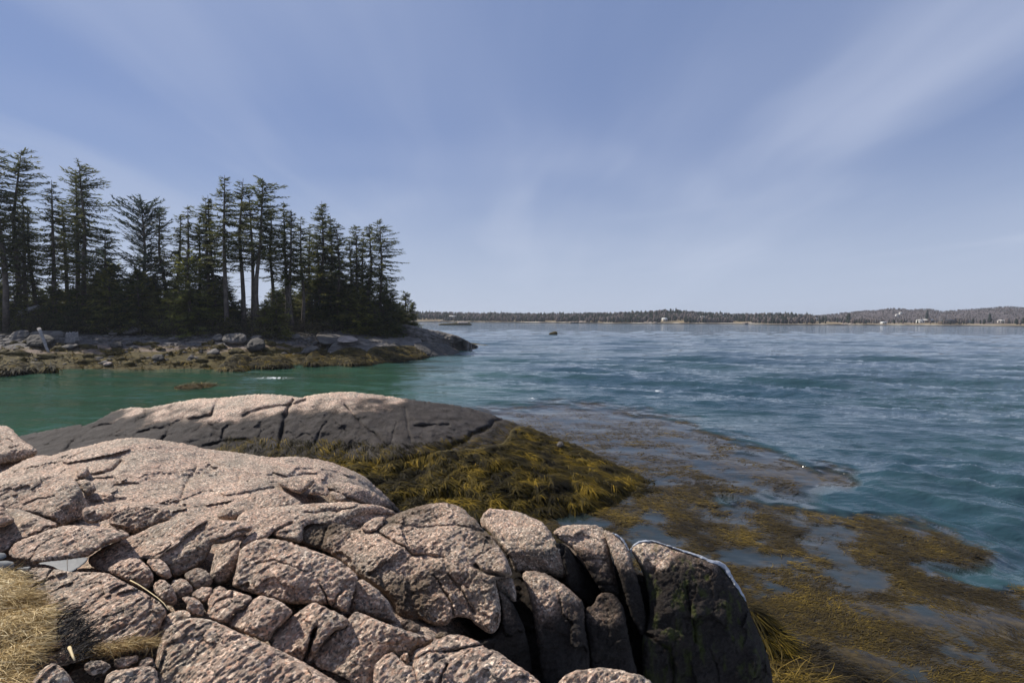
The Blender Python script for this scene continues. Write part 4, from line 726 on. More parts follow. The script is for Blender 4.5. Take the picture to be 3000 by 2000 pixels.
ledge('pale grey ledge end sloping into the water near the island tip', [(1208,1008),(1236,1000),(1279,1003),(1308,1008),(1341,1026),(1352,1036),(1316,1043),(1269,1046),(1240,1030)], [(1212,1008,59),(1279,1003,63),(1340,1026,66),(1350,1037,63.5),(1270,1045,57),(1240,1030,57)], mat='shore_dark', cracks=[([(1290,1010),(1265,1030),(1255,1042)],2,.5),([(1310,1020),(1300,1040)],1.5,.4)], down=-.4)
WR = dict(step=1.6, amp=.9, th=2.0, cat='rock')
for lab, poly, ct in [
    ('lowest round weed-covered rock standing in the water off the island beach', [(640,1076),(660,1052),(683,1037),(719,1034),(730,1046),(723,1056),(727,1078),(716,1087),(665,1088),(643,1085)], [(645,1080,44),(690,1040,46.5),(725,1045,47),(720,1084,43),(680,1070,43.6)]),
    ('low weed-draped rocks right of the lowest round rock', [(718,1066),(734,1046),(773,1041),(802,1044),(817,1042),(838,1045),(855,1060),(850,1072),(745,1076),(721,1075)], [(725,1070,45),(780,1042,49),(845,1055,49),(845,1070,46),(760,1072,45)]),
    ('upper weed-covered hump with a grey top in the middle of the island shore', [(886,1062),(907,1034),(925,1022),(954,1026),(948,1046),(907,1062)], [(890,1058,48),(925,1023,53),(950,1030,52.5),(910,1060,47.5)]),
    ('broad olive weed-covered hump at the waterline below the pale hump', [(903,1066),(943,1045),(979,1029),(1016,1016),(1052,1018),(1072,1026),(1093,1060),(1084,1065),(1005,1069),(914,1067)], [(908,1065,47),(980,1030,52.5),(1040,1018,55.5),(1090,1058,50),(1000,1067,48),(1030,1045,50)]),
    ('right-hand olive weed-covered ledge with a dark hollow at the waterline', [(1068,1036),(1088,1016),(1124,1015),(1178,1011),(1232,1015),(1254,1034),(1250,1046),(1178,1057),(1106,1064),(1091,1062)], [(1070,1036,52),(1125,1016,57),(1230,1016,61),(1250,1040,58),(1180,1055,53),(1105,1062,50)]),
    ('long low weed-covered rock at the left edge of the island beach', [(-20,1082),(12,1064),(33,1053),(60,1055),(77,1064),(119,1058),(155,1067),(180,1080),(89,1085),(24,1090),(-20,1093)], [(-10,1085,42),(40,1055,46),(120,1060,46),(175,1079,43.5),(60,1085,42)])]:
    w = rock('weed_covered_rock', lab, poly, ctrl=[(a, b_, c-1.6) for a, b_, c in near(ct)], mat='weedrock', rpx=12, rimk=1.0, jit=1.2, group=GI, down=-.3, **WR)
    drape('rockweed', w, int(500+4*np.ptp(np.array(poly)[:, 0])), .75, .06, w, flow=(0, -.4, 0), lift=.04, tm=.30)
for lab, poly, kw in [
    ('big flat-topped grey boulder at the top of the island beach', [(650,996),(654,982),(672,976),(712,975),(722,983),(722,1002),(708,1008),(661,1009)], {}),
    ('dark egg-shaped boulder in front of the big flat-topped one', [(720,1021),(725,1005),(737,992),(755,988),(770,993),(778,1008),(777,1020),(759,1027),(734,1028)], dict(mat='shore_dark')),
    ('small reddish boulder left of the big flat-topped one', [(619,992),(630,980),(645,977),(653,986),(652,999),(635,1001)], {}),
    ('small grey boulder behind the dark egg-shaped one', [(731,989),(745,981),(765,981),(769,990),(742,998)], {}),
    ('pale rounded boulder in the rubble under the spruces', [(848,986),(862,977),(878,978),(881,990),(865,996),(850,994)], {}),
    ('pale squarish boulder left of the pale rounded one', [(822,984),(832,976),(845,977),(848,988),(828,990)], {}),
    ('large smooth dark boulder behind the leaning driftwood post', [(76,992),(89,980),(143,979),(165,995),(150,1008),(119,1018),(80,1016)], dict(mat='shore_dark')),
    ('broad boulder in shade behind the large smooth dark one', [(74,984),(98,970),(140,968),(190,969),(194,999),(160,996)], dict(dy=2)),
    ('boulder in the shade at the far left of the island beach', [(22,988),(45,968),(80,966),(90,980),(75,996),(27,1000)], dict(dy=1.5)),
    ('wedge-shaped grey stone at the edge of the dark undergrowth', [(314,978),(327,966),(336,968),(346,979),(330,984)], {}),
    ('rounded boulder in the shadow under the dark undergrowth', [(355,976),(375,958),(393,954),(409,964),(402,978),(365,980)], {}),
    ('dark flat stone on the left of the beach sand', [(321,1010),(340,998),(358,1003),(361,1016),(345,1022),(325,1020)], dict(mat='shore_dark')),
    ('dark stone with a weedy top near the left waterline', [(442,1047),(455,1037),(475,1037),(483,1047),(480,1057),(450,1057)], dict(mat='shore_dark')),
    ('wedge-shaped stone on the sand below the big flat-topped boulder', [(602,1037),(622,1022),(632,1019),(645,1030),(640,1038),(615,1040)], {}),
    ('dark weedy stone below the dark egg-shaped boulder', [(663,1032),(680,1020),(700,1017),(716,1028),(718,1036),(690,1038)], dict(mat='weedrock')),
    ('pale flat stone lying on the weed at the left waterline', [(300,1066),(318,1058),(332,1062),(322,1070),(303,1072)], dict(mat='shore_pale')),
    ('flat tilted slab near the driftwood stump', [(172,1018),(196,1008),(232,1008),(226,1016),(196,1024)], {}),
    ('grey angular slab beside the upper weed-covered hump', [(880,1032),(897,1016),(930,1013),(940,1022),(915,1034),(890,1038)], {}),
    ('small white stone resting on the smooth grey upper ledge', [(1040,976),(1044,972),(1050,973),(1050,979),(1042,980)], dict(mat='shore_pale', dy=2))]:
    irock('boulder', lab, poly, **kw)
def world_at(u, v, dz=0.0):
    Y = isl_Y(u, v); p = at(u, v, Y); p[2] = isl_z(p[0], p[1])[0][0]+dz; return p
# rubble and beached weed: nobody could count it
def rubble():
    mb = MB(); rg = np.random.default_rng(3); n = 0
    ico = np.array([[0, 0, 1], [.89, 0, .45], [.28, .85, .45], [-.72, .53, .45], [-.72, -.53, .45], [.28, -.85, .45], [.72, .53, -.45], [-.28, .85, -.45], [-.89, 0, -.45], [-.28, -.85, -.45], [.72, -.53, -.45], [0, 0, -1]])
    fc = [(0,1,2),(0,2,3),(0,3,4),(0,4,5),(0,5,1),(1,6,2),(2,7,3),(3,8,4),(4,9,5),(5,10,1),(2,6,7),(3,7,8),(4,8,9),(5,9,10),(1,10,6),(11,7,6),(11,8,7),(11,9,8),(11,10,9),(11,6,10)]
    x = rg.uniform(-62, -12, 9000); y = rg.uniform(42, 72, 9000); z, s = isl_z(x, y); cl = noise(np.stack([x*.3, y*.3, 0*x], -1))
    pr = np.where(s > 7, np.exp(-((s-10.5)/3.2)**2), .22*np.clip(s/2, 0, 1))*(.6+.8*cl)
    for i in np.nonzero(rg.uniform(0, 1, 9000) < pr)[0]:
        r = rg.uniform(.07, .22)*(1+(rg.random() < .12)*1.0); q = ico*rg.uniform(.75, 1.25, (12, 1))*np.array([r*rg.uniform(1, 1.7), r, r*.6]); c, si = math.cos(i), math.sin(i)
        mb.add(np.stack([q[:, 0]*c-q[:, 1]*si, q[:, 0]*si+q[:, 1]*c, q[:, 2]], -1)+[x[i], y[i], z[i]+r*.2], fc)
    tag(mb.build('beach_rubble', M['shore']), 'grey stones and rubble along the top of the island beach', 'stones', None, 'stuff')
    x = rg.uniform(-62, -6, 60000); y = rg.uniform(40, 72, 60000); z, s = isl_z(x, y); cl = fbm(np.stack([x*.35, y*.8, 0*x], -1), 3)
    k = (s > -.2) & (s < 7) & (rg.uniform(0, 1, 60000) < np.clip(.75+cl*1.3-s*.09, 0, 1)*.8); x, y, z = x[k], y[k], z[k]; n = len(x)
    a = rg.normal(-1.3, .9, n); d = np.stack([np.cos(a), np.sin(a)*.7, rg.normal(.1, .15, n)], -1)
    V, fs, sz, bi = ribbons(np.stack([x, y, z+.05], -1), d, rg.uniform(.3, .8, n), rg.uniform(.04, .09, n), 3, rg.normal(0, .7, (n, 3)), np.tile([0, -.3, 1.0], (n, 1)), .8, .3)
    tint = np.clip(.45+.5*cl[k]+rg.normal(0, .15, n), 0, 1)
    tag(mesh_np('beach_rockweed', V, fs, sz, {'tint': tint[bi]}, True, M['weed']), 'brown rockweed left by the tide over the lower island beach', 'seaweed', None, 'stuff')
rubble()
def beach_ledges():
    rg = np.random.default_rng(21); mb = MB(); n = 0
    while n < 130:
        x = rg.uniform(-60, -14); y = rg.uniform(41, 62); z, s = isl_z(x, y)
        if not (.2 < s[0] < 8.5): continue
        n += 1; L = rg.uniform(.4, 1.5)*(1.8 if rg.random() < .25 else 1); k = 10; rings = []; tl = rg.uniform(0, 6.28)
        for zz, f in ((-.2, 1.08), (.05, 1.0), (.16, .8), (.22, .45)):
            th = np.arange(k)*2*math.pi/k; q = f*L*.5*rg.uniform(.55, 1.3, k); rings.append(np.stack([q*np.cos(th), q*np.sin(th)*rg.uniform(.35, .6), np.full(k, zz*rg.uniform(.5, 1.5))+rg.normal(0, .05, k)+.10*q*np.cos(th+tl)], -1))
        V = np.concatenate(rings+[np.array([[0, 0, .28]])]); c, si = math.cos(rg.normal(0, .35)), math.sin(rg.normal(0, .35)); V[:, 0], V[:, 1] = V[:, 0]*c-V[:, 1]*si, V[:, 0]*si+V[:, 1]*c
        mb.add(V+[x, y, z[0]], [(i*k+j, i*k+(j+1) % k, (i+1)*k+(j+1) % k, (i+1)*k+j) for i in range(3) for j in range(k)]+[(3*k+j, 3*k+(j+1) % k, 4*k) for j in range(k)])
    tag(mb.build('broken_ledges', M['weedrock'], smooth=True), 'low broken ledges brown with weed over the lower island beach', 'rocks', None, 'stuff')
beach_ledges()
def log(name, pts, r0, r1, label, cat='driftwood', mat='driftwood', stubs=()):
    mb = MB(); P = np.array(pts, float); n = 9; t = np.linspace(0, 1, len(P)); tt = np.linspace(0, 1, n); Q = np.stack([np.interp(tt, t, P[:, i]) for i in range(3)], -1); Q[1:-1] += RNG.normal(0, .02, (n-2, 3))
    mb.tube(Q, np.linspace(r0, r1, n), 8)
    for (f, dx, dy, dz) in stubs: b0 = Q[int(f*(n-1))]; mb.tube([b0, b0+np.array([dx, dy, dz])*.6, b0+np.array([dx, dy, dz])], [r1*.6, r1*.45, r1*.2], 5)
    return tag(mb.build(name, M[mat], smooth=True), label, cat)
yb = float(DEPTH['large smooth dark boulder behind the leaning driftwood post'][2].min())-.35; log('driftwood_post', [at(114, 962, yb+.4), at(128, 998, yb), at(143, 1032, yb-.4)], .15, .10, 'grey driftwood post leaning against the large smooth dark boulder')
log('fallen_trunk', [at(58, 918, 56), at(84, 908, 56.5), at(114, 898, 57.5)], .30, .22, 'pale fallen trunk lying high in the undergrowth at the left', 'trunk', stubs=[(.2, -.6, 0, -.4)])
log('dead_branches', [world_at(452, 963), at(446, 948, 58), at(440, 930, 58)], .05, .02, 'bare bleached branches sticking up from the rubble under the undergrowth', 'branches', 'deadwood', [(.3, .5, 0, .8), (.1, -.5, 0, 1.0), (.5, .5, 0, .6)])
log('dead_branches', [world_at(690, 958), at(676, 944, 58), at(668, 934, 58.5)], .08, .03, 'bleached fallen branch at the foot of the tallest spruce', 'branches', 'deadwood', [(.4, .9, 0, -.1), (.6, -.5, 0, .5)])
log('dead_branches', [world_at(800, 992), at(830, 984, 56), at(845, 990, 55.5)], .07, .03, 'dark bent branch lying in the rubble by the pale boulders', 'branches', 'deadwood', [(.4, .4, 0, .5)])
def stump():
    c = world_at(212, 1001); mb = MB(); k = 18; th = np.arange(k)*2*math.pi/k; rr = .52*(1+.12*np.sin(th*5)+.08*np.sin(th*9+1)); V = []
    for z, f in ((-.1, 1.2), (.3, 1.0), (.7, .95)): V.append(np.stack([rr*f*np.cos(th), rr*f*np.sin(th)*.8, np.full(k, z)], -1))
    V.append(np.stack([rr*.92*np.cos(th), rr*.75*np.sin(th), .86+.13*np.sin(th*4+.5)+.07*np.sin(th*7)], -1)); V.append(np.array([[0, 0, .6]]))
    V = np.concatenate(V)+c; Fc = [(i*k+j, i*k+(j+1) % k, (i+1)*k+(j+1) % k, (i+1)*k+j) for i in range(3) for j in range(k)]+[(3*k+j, 3*k+(j+1) % k, 4*k) for j in range(k)]
    mb.add(V, Fc); tag(mb.build('tree_stump', M['driftwood'], smooth=False), 'weathered grey tree stump on the shaded beach at the left', 'stump')
stump()
def patch():
    n = 1600; t = RNG.uniform(-1, 1, n); c = on_water(565+58*t, 1132-4*t+RNG.normal(0, 1, n)*4.0*np.sqrt(1-t*t)); c[:, 2] = RNG.uniform(0.0, .10, n)*(1-t*t)
    a = RNG.normal(0, .6, n); V, fs, sz, bi = ribbons(c, np.stack([np.cos(a), np.sin(a), RNG.normal(.05, .1, n)], -1), RNG.uniform(.2, .6, n), RNG.uniform(.025, .05, n), 3, RNG.normal(0, .6, (n, 3)), np.tile([0, 0, 1.0], (n, 1)), .7, .1)
    tag(mesh_np('seaweed_raft', V, fs, sz, {'tint': np.clip(RNG.normal(.55, .2, n), 0, 1)[bi]}, True, M['floatweed']), 'narrow raft of brown seaweed adrift in the green cove', 'seaweed')
patch()

# ------------------------------------------------------------------ island trees
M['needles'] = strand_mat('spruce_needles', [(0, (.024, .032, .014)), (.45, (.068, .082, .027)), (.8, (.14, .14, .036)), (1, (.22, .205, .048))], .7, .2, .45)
M['needles_sunny'] = strand_mat('sunlit_young_spruce_needles', [(0, (.045, .055, .016)), (.45, (.12, .135, .032)), (.8, (.21, .21, .045)), (1, (.30, .28, .06))], .7, .2, .45)  # yellow-green young needles, with sunlight brightened into the colour stops
M['needles_blue'] = strand_mat('pine_needles', [(0, (.018, .028, .022)), (.5, (.045, .066, .052)), (1, (.10, .13, .10))], .6, .3, .3)
M['brush'] = strand_mat('bare_undergrowth', [(0, (.022, .018, .012)), (.6, (.07, .058, .036)), (1, (.18, .16, .12))], .9, .1)
def spruce_arrays(h, cb, width, rg, shape='spruce', density=1.0, lop=0.0, gap=.12, tw=1.0):
    """trunk, bare branches and needle sprays of one conifer standing at the origin"""
    tr = MB(); lean = rg.normal(0, .012, 2)*h; q = np.linspace(0, 1, 9); wob = np.stack([np.interp(q, [0, .3, .6, 1], rg.normal(0, .012*h, 4)*[0, 1, 1, .6]) for _ in range(2)], -1)
    axis = np.stack([lean[0]*q+wob[:, 0], lean[1]*q+wob[:, 1], q*h], -1); r0 = .0125*h+.05
    tr.tube(axis, r0*(1-q)**.8+.02, 7); ax = lambda z: np.array([np.interp(z, axis[:, 2], axis[:, 0]), np.interp(z, axis[:, 2], axis[:, 1]), z])
    roots, dirs, lens, wid, ups, tin = [], [], [], [], [], []; z0 = cb*h; z = z0
    nd = int(h*1.1) if cb > .2 else 0
    for _ in range(nd):                                                    # dead stubs below the crown
        zz = rg.uniform(.18*h, z0+.2*h); a = rg.uniform(0, 6.28); L = rg.uniform(.4, 1.5); p = ax(zz); e = p+np.array([math.cos(a)*L, math.sin(a)*L, -.15*L]); tr.tube([p, (p+e)/2+[0, 0, .04], e], [.025, .018, .008], 3, False)
    while z < h*.985:
        f = (z-z0)/(h-z0)
        if shape == 'spruce': prof = (min(1, .55+1.6*f) if cb > .2 else 1)*(1-f)**.72+.06
        elif shape == 'flag': prof = (.6+.5*f)*(1-f)**.38*.9+.05
        elif shape == 'tuft': prof = .75*math.sin(math.pi*min(1, f*.75+.25))+.1
        else: prof = (1-f)**.55*(.7+.4*math.sin(f*9+1))+.10
        nb = rg.integers(5, 7) if z < h*.9 else 4
        for _ in range(int(nb*density+.5)):
            if rg.random() < gap: continue
            a = rg.uniform(0, 6.28); L = width*.56*prof*rg.uniform(.55, 1.2)*(1+lop*math.cos(a)); L = max(L, .12)
            droop = (-.30 if f < .55 else -.05+.5*(f-.55)) if shape != 'pine' else .30+.3*f
            dv = np.array([math.cos(a), math.sin(a), droop]); p = ax(z+rg.uniform(-.15, .15)); m = max(4, int(L*5.2)); tt = (np.arange(m)+.6)/m
            curve = p+dv*L*tt[:, None]+np.array([0, 0, 1])*(.20*L*tt**2)[:, None]*(1 if f < .6 else .3)
            if L > .5: tr.tube([p, curve[m//2], curve[-1]], [.030, .018, .006], 3, False)
            side = np.array([-dv[1], dv[0], 0]); sh = rg.uniform(0, 1)
            for sgn in (-1, 1, 0):
                dd = dv[None]*.8+side[None]*sgn*rg.uniform(.5, 1.0)+rg.normal(0, .22, (m, 3))+np.array([0, 0, -.12 if sgn else .12])
                roots.append(curve+rg.normal(0, .05, (m, 3))); dirs.append(dd); lens.append(rg.uniform(.32, .68, m)*tw*(1.1-.45*tt)*(.6+.4*min(1, L))); wid.append(rg.uniform(.08, .16, m)*tw)
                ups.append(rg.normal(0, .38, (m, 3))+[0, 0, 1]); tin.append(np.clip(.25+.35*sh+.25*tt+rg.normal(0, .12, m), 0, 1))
        z += rg.uniform(.25, .44)*(1 if h > 8 else .8)
    cat = lambda l: np.concatenate(l)
    R_, D_, L_, W_, U_, T_ = cat(roots), cat(dirs), cat(lens), cat(wid), cat(ups), cat(tin); n = len(R_)
    V, fs, sz, bi = ribbons(R_, D_, L_, W_, 1, np.zeros((n, 3)), U_, 0, .2)
    return tr, V, fs, sz, T_[bi]
def conifer(name, label, cat, u, vtop, vbase, Y, cb, width, seed, shape='spruce', group=None, mat='needles', **kw):
    rg = np.random.default_rng(seed); x = float(rays(np.array([u]), np.array([vbase]))[0][0]*Y); zb = float(isl_z(x, Y)[0][0])-.15
    zt = float(at(u, vtop, Y)[2]); h = zt-zb; tr, V, fs, sz, tint = spruce_arrays(h, cb, width, rg, shape, **kw)
    root = empty(name, (x, Y, zb)); tag(root, label, cat, group); off = np.array([x, Y, zb])
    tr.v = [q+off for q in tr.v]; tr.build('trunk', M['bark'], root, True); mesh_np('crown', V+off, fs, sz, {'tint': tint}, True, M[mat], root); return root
TG = 'tall spruces on the island'
TT = [(-35,440,985,57,.30,7.5,'spruce','tall dense spruce cut off by the left edge of the frame',{}),
 (18,428,990,55,.34,5.5,'flag','thick-trunked tall spruce nearest the left edge',{}),
 (56,432,985,57,.36,6.2,'flag','second tall spruce from the left edge, with a broad top',{'lop':.2}),
 (85,575,980,59,.25,5.0,'spruce','shorter shaggy spruce behind the second tall one',{}),
 (163,527,985,58,.33,4.6,'spruce','slender spruce between the left pair and the forked-top pair',{}),
 (228,492,985,60,.35,5.0,'spruce','left and lower of the pair of spruces with ragged long limbs',{}),
 (250,476,985,58,.36,7.0,'flag','right and taller of the pair, with long limbs reaching right over open sky',{'lop':.35,'gap':.2}),
 (482,603,980,61,.25,5.2,'spruce','round-shouldered spruce right of the bluish pine',{}),
 (520,628,980,62,.3,4.0,'spruce','small spruce between the round-shouldered one and the thin bare one',{}),
 (551,598,980,60,.72,3.0,'tuft','thin bare-stemmed tree with only a flat tuft on top',{'gap':.3}),
 (612,583,975,60,.16,6.6,'spruce','broad spruce leaning against the left of the tallest one',{}),
 (665,515,945,57,.44,5.2,'spruce','tallest spruce in the middle, its straight trunk showing down to the beach',{'density':.9}),
 (714,519,940,60,.42,4.2,'flag','narrow tall spruce just right of the tallest one',{}),
 (758,519,945,58.5,.50,6.6,'flag','flat-topped tall spruce with long limbs on the right and twin trunks',{'lop':.3}),
 (740,560,945,61,.50,4.0,'spruce','slim spruce half hidden behind the flat-topped one',{}),
 (839,592,950,62,.36,4.6,'spruce','first of the three thin spruces right of the flat-topped one',{}),
 (858,614,950,61,.42,3.8,'spruce','middle of the three thin spruces right of the flat-topped one',{}),
 (885,632,950,63,.38,4.2,'spruce','last of the three thin spruces right of the flat-topped one',{}),
 (949,588,952,61,.34,5.4,'spruce','bushy pointed spruce, highest of the right-hand clump',{'density':1.2}),
 (973,630,952,63,.3,4.2,'spruce','spruce tight behind the bushy pointed one',{}),
 (992,652,952,60,.30,6.0,'spruce','wide lower spruce right of the bushy pointed one',{'density':1.1}),
 (930,680,952,64,.3,4.0,'spruce','lower spruce filling the left of the right-hand clump',{}),
 (105,600,985,60,.34,3.6,'spruce','thin spruce filling the gap left of the slender one',{}),
 (200,585,985,61,.36,3.4,'spruce','thin spruce just left of the ragged pair',{}),
 (590,640,975,62,.3,3.4,'spruce','thin spruce close beside the tuft-topped bare tree',{}),
 (640,575,960,61,.36,3.6,'spruce','thin spruce touching the left side of the tallest one',{}),
 (800,600,950,62,.42,3.6,'flag','thin spruce under the long limbs of the flat-topped one',{}),
 (918,664,952,62,.36,3.4,'spruce','thin spruce at the left edge of the right-hand clump',{}),
 (1026,694,955,64,.4,3.0,'spruce','thin low spruce just left of the small-crowned one',{}),
 (1047,660,955,63,.44,3.4,'flag','small-crowned spruce left of the right-most group',{}),
 (1062,678,955,65,.42,3.0,'spruce','slim low spruce in the middle of the right-most group',{}),
 (1081,654,955,64,.42,3.8,'spruce','spruce with its top touching the right-most tall one',{}),
 (1116,648,958,62,.34,6.0,'flag','right-most tall spruce with drooping limbs over the point',{'lop':.3,'gap':.18})]
for i, (u, vt, vb, Y, cb, w, shp, lab, kw) in enumerate(TT):
    if u > 900: w *= (Y+6)/Y; Y += 6
    conifer('spruce_tree', lab, 'spruce', u, vt, vb, Y, cb, w, 100+i, shp, TG, **kw)
conifer('pine_tree', 'bluish broad-crowned pine in the dip left of the centre of the wood', 'pine', 426, 583, 985, 60, .30, 9.0, 31, 'pine', None, 'needles_blue', tw=1.1)
conifer('spruce_tree', 'young pointed green spruce standing clear before the left gap in the wood', 'spruce', 315, 664, 985, 58, .05, 7.0, 33, 'spruce', TG, density=1.2)
conifer('spruce_tree', 'yellow-green young spruce catching the sun by the middle of the beach', 'spruce', 556, 730, 985, 56, .03, 7.0, 34, 'spruce', TG, 'needles_sunny', density=1.3)
for i, (u, vt, Y, w, lab) in enumerate([(1082,798,63,4.2,'dark young spruce at the foot of the right-most tall one'),(1129,828,64,4.4,'first of the four young spruces stepping down to the point'),(1156,845,66,4.2,'second of the four young spruces stepping down to the point'),(1184,853,68,3.8,'third of the four young spruces stepping down to the point'),(1209,886,70,3.2,'last and smallest of the young spruces at the point')]):
    conifer('spruce_tree', lab, 'spruce', u, vt, 960, Y+4, .04, w, 60+i, 'spruce', 'young spruces at the point', density=1.3)
# young spruces packed under the tall ones: one body each, shared meshes
protos = []
def under(k, x, y, z, s, rz):
    if k >= len(protos):
        rg = np.random.default_rng(900+k); tr, V, fs, sz, tint = spruce_arrays(6.0, .03, 4.6, rg, 'spruce', 1.25, gap=.05, tw=1.15); root = empty('young_spruce', (0, 0, 0))
        tr.build('trunk', M['bark'], root, True); mesh_np('crown', V, fs, sz, {'tint': np.clip(tint*(.85, 1.0, 1.25)[k % 3]+(.0, .05, .12)[k % 3], 0, 1)}, True, M['needles'], root); protos.append(root); o = root
    else:
        src = protos[k]; o = src.copy(); COL.objects.link(o)
        for ch in src.children:
            c = ch.copy(); COL.objects.link(c); c.parent = o
    o.location = (x, y, z); o.rotation_euler = (0, 0, rz); o.scale = (s*random.uniform(.9, 1.15),)*2+(s,)
    tag(o, 'dark young spruce in the dense undergrowth beneath the tall island spruces', 'spruce', 'young spruces crowding under the tall island trees'); return o
UT = [(-60,800),(40,830),(130,842),(220,800),(330,780),(420,800),(470,810),(560,850),(640,800),(700,880),(735,895),(770,892),(810,840),(870,820),(930,810),(1000,800),(1060,810),(1120,840),(1180,890),(1215,930)]
for i in range(124):
    u = -60+1250*(i+random.random())/124; Y = random.choice([56, 57.5, 60, 64, 68])+random.random()
    if 690 < u < 790 and i % 2: continue
    if u > 840: Y += 9+max(0, (u-1100)/20)
    vt = np.interp(u, [p[0] for p in UT], [p[1] for p in UT])+random.uniform(-15, 95); x = float(rays(np.array([u]), np.array([900.]))[0][0]*Y); z = float(isl_z(x, Y)[0][0])-.1
    h = max(1.6, float(at(u, vt, Y)[2])-z); under(i if i < 7 else i % 7, x, Y, z, h/6.0, random.uniform(0, 6.28))
def brush():
    n = 26000; u = RNG.uniform(-80, 1180, n); Y = RNG.uniform(54, 66, n)+np.clip((u-800)/20, 0, 13); x = rays(u, np.full(n, 950.))[:, 0]*Y; z, s = isl_z(x, Y); k = s > 9; x, Y, z = x[k], Y[k], z[k]; n = len(x)
    P = np.stack([x, Y, z+1.7*RNG.uniform(0, 1, n)**1.5], -1); d = RNG.normal(0, .8, (n, 3))+[0, 0, .5]
    V, fs, sz, bi = ribbons(P, d, RNG.uniform(.3, 1.2, n), RNG.uniform(.015, .05, n), 2, RNG.normal(0, .6, (n, 3)), RNG.normal(0, 1, (n, 3)), .8, .1)
    tag(mesh_np('undergrowth', V, fs, sz, {'tint': np.clip(RNG.normal(.4, .25, n), 0, 1)[bi]}, True, M['brush']), 'tangled bare brown undergrowth in the shade of the island wood', 'undergrowth', None, 'stuff')
brush()

# ------------------------------------------------------------------ islet, lone rock and the far shore
rock('rocky_islet', 'long low islet with a pale bare top far out left of the open water', [(1282,952),(1290,948),(1305,947),(1328,946),(1345,942),(1365,942),(1378,946),(1384,952),(1382,954),(1300,954)], Y=292, f=[(1335,944,0,40),(1335,948,0,20)], step=1.0, jit=.4, rpx=3, rimk=.5, amp=.25, mat='weedrock', th=8, cat='islet', down=-.5, fine=0)
rock('bare_rock_top', 'pale bare rock crown on the long low islet', [(1334,947),(1346,941),(1365,941),(1376,946),(1360,948)], Y=291.5, f=[(1352,944,0,40)], step=1.0, jit=.3, rpx=3, rimk=.5, amp=.2, mat='shore_pale', th=6, cat='rock', fine=0)
rock('boulder', 'lone dark boulder awash in the open water beyond the island point', [(1606,978),(1612,974),(1620,972),(1624,970),(1632,971),(1635,979),(1620,980)], Y=138, f=[(1620,973,0,40),(1622,976,10,15)], step=.8, jit=.4, rpx=4, rimk=.6, amp=.15, mat='weedrock', th=2, down=-.4, fine=0)
FS = np.array([(700,941),(1100,942.5),(1230,943),(1400,944),(1500,945),(1640,946),(1800,948),(1950,948.5),(2150,949),(2300,952),(2400,952.5),(2550,953),(2700,954),(2850,955),(3000,957),(3300,960),(3800,964)], float)
FP = on_water(FS[:, 0], FS[:, 1]); FSs = FP[:, 0]/FP[:, 1]; FSY = FP[:, 1]
HT = np.array([(700,915),(1230,921),(1400,924),(1600,926),(1800,924),(1900,920),(1975,914),(2040,921),(2150,927),(2300,926),(2420,922),(2500,914),(2540,910),(2560,909),(2610,904),(2640,905),(2660,908),(2720,905),(2760,913),(2800,909),(2880,904),(2950,899),(3000,903),(3300,905),(3800,915)], float)
HS = (HT[:, 0]-1500)/F
def far_z(s, Y):
    d = Y-np.interp(s, FSs, FSY); vt = np.interp(s, HS, HT[:, 1]); vh = 930+(s*F)*.0052
    right = sstep(.50, .66, s); D0 = 120+310*right; Yc = np.interp(s, FSs, FSY)+D0; hill = np.maximum(0, (vh-vt)/F*Yc + CAM_Z - 2.6)
    p = np.stack([s*Y*.02, Y*.02, 0*s], -1)
    ramp = (1-right)*sstep(8, 120, d) + right*sstep(130, 430, d)
    return np.where(d < 0, .1*d, 0)+.9*sstep(0, 5, d)+.7*sstep(8, 30, d)+hill*ramp + .5*sstep(8, 40, d)*fbm(p, 3)
def build_far():
    s = np.linspace(-.62, 1.55, 620); t = np.concatenate([np.linspace(-6, 20, 14), np.linspace(24, 120, 20), np.linspace(130, 520, 34), [600, 900]]); S, T = np.meshgrid(s, t); Y = np.interp(S, FSs, FSY)+T
    z = far_z(S.ravel(), Y.ravel()); T2 = T.ravel(); z = np.where(T2 > 540, z*.55, z); V = np.stack([(S*Y).ravel(), Y.ravel(), z], -1); nx, ny = len(s), len(t)
    a = (np.arange(ny-1)[:, None]*nx+np.arange(nx-1)[None]).ravel(); Fq = np.stack([a, a+1, a+nx+1, a+nx], 1)
    o = mesh_np('far_hills', V, Fq.ravel(), np.full(len(Fq), 4), {'inland': T2}, True); o['kind'] = 'structure'
    m, nt, p = mat_new('far_land'); b = NB(nt); g = b.geo(); sep = b.N.new('ShaderNodeSeparateXYZ'); nt.links.new(g, sep.inputs[0]); n = b.tex('ShaderNodeTexNoise', g, Scale=.06, Detail=7.0, Roughness=.65).outputs['Fac']
    h = b.math('ADD', b.attr('inland'), b.math('MULTIPLY', b.math('SUBTRACT', n, .5), 20.0))
    n3 = b.tex('ShaderNodeTexNoise', b.mapping(g, (1, .25, 1)), Scale=.05, Detail=4.0, Roughness=.7).outputs['Fac']; beach = b.ramp(n3, [(.38, (.045, .04, .034)), (.5, (.15, .125, .095)), (.60, (.36, .32, .26)), (.7, (.50, .46, .39))]); field = b.ramp(n, [(.4, (.12, .095, .06)), (.6, (.26, .20, .12))]); wood = b.ramp(n, [(.35, (.060, .050, .050)), (.65, (.115, .093, .086))])
    col = b.mix(b.rng(h, 7.0, 10.0), beach, field); col = b.mix(b.rng(h, 30.0, 90.0), col, wood); col = b.mix(b.rng(sep.outputs[2], .25, .55), (.018, .017, .014), col)
    nt.links.new(col, p.inputs['Base Color']); p.inputs['Roughness'].default_value = .95; p.inputs['Specular IOR Level'].default_value = .1; o.data.materials.append(m)
build_far()
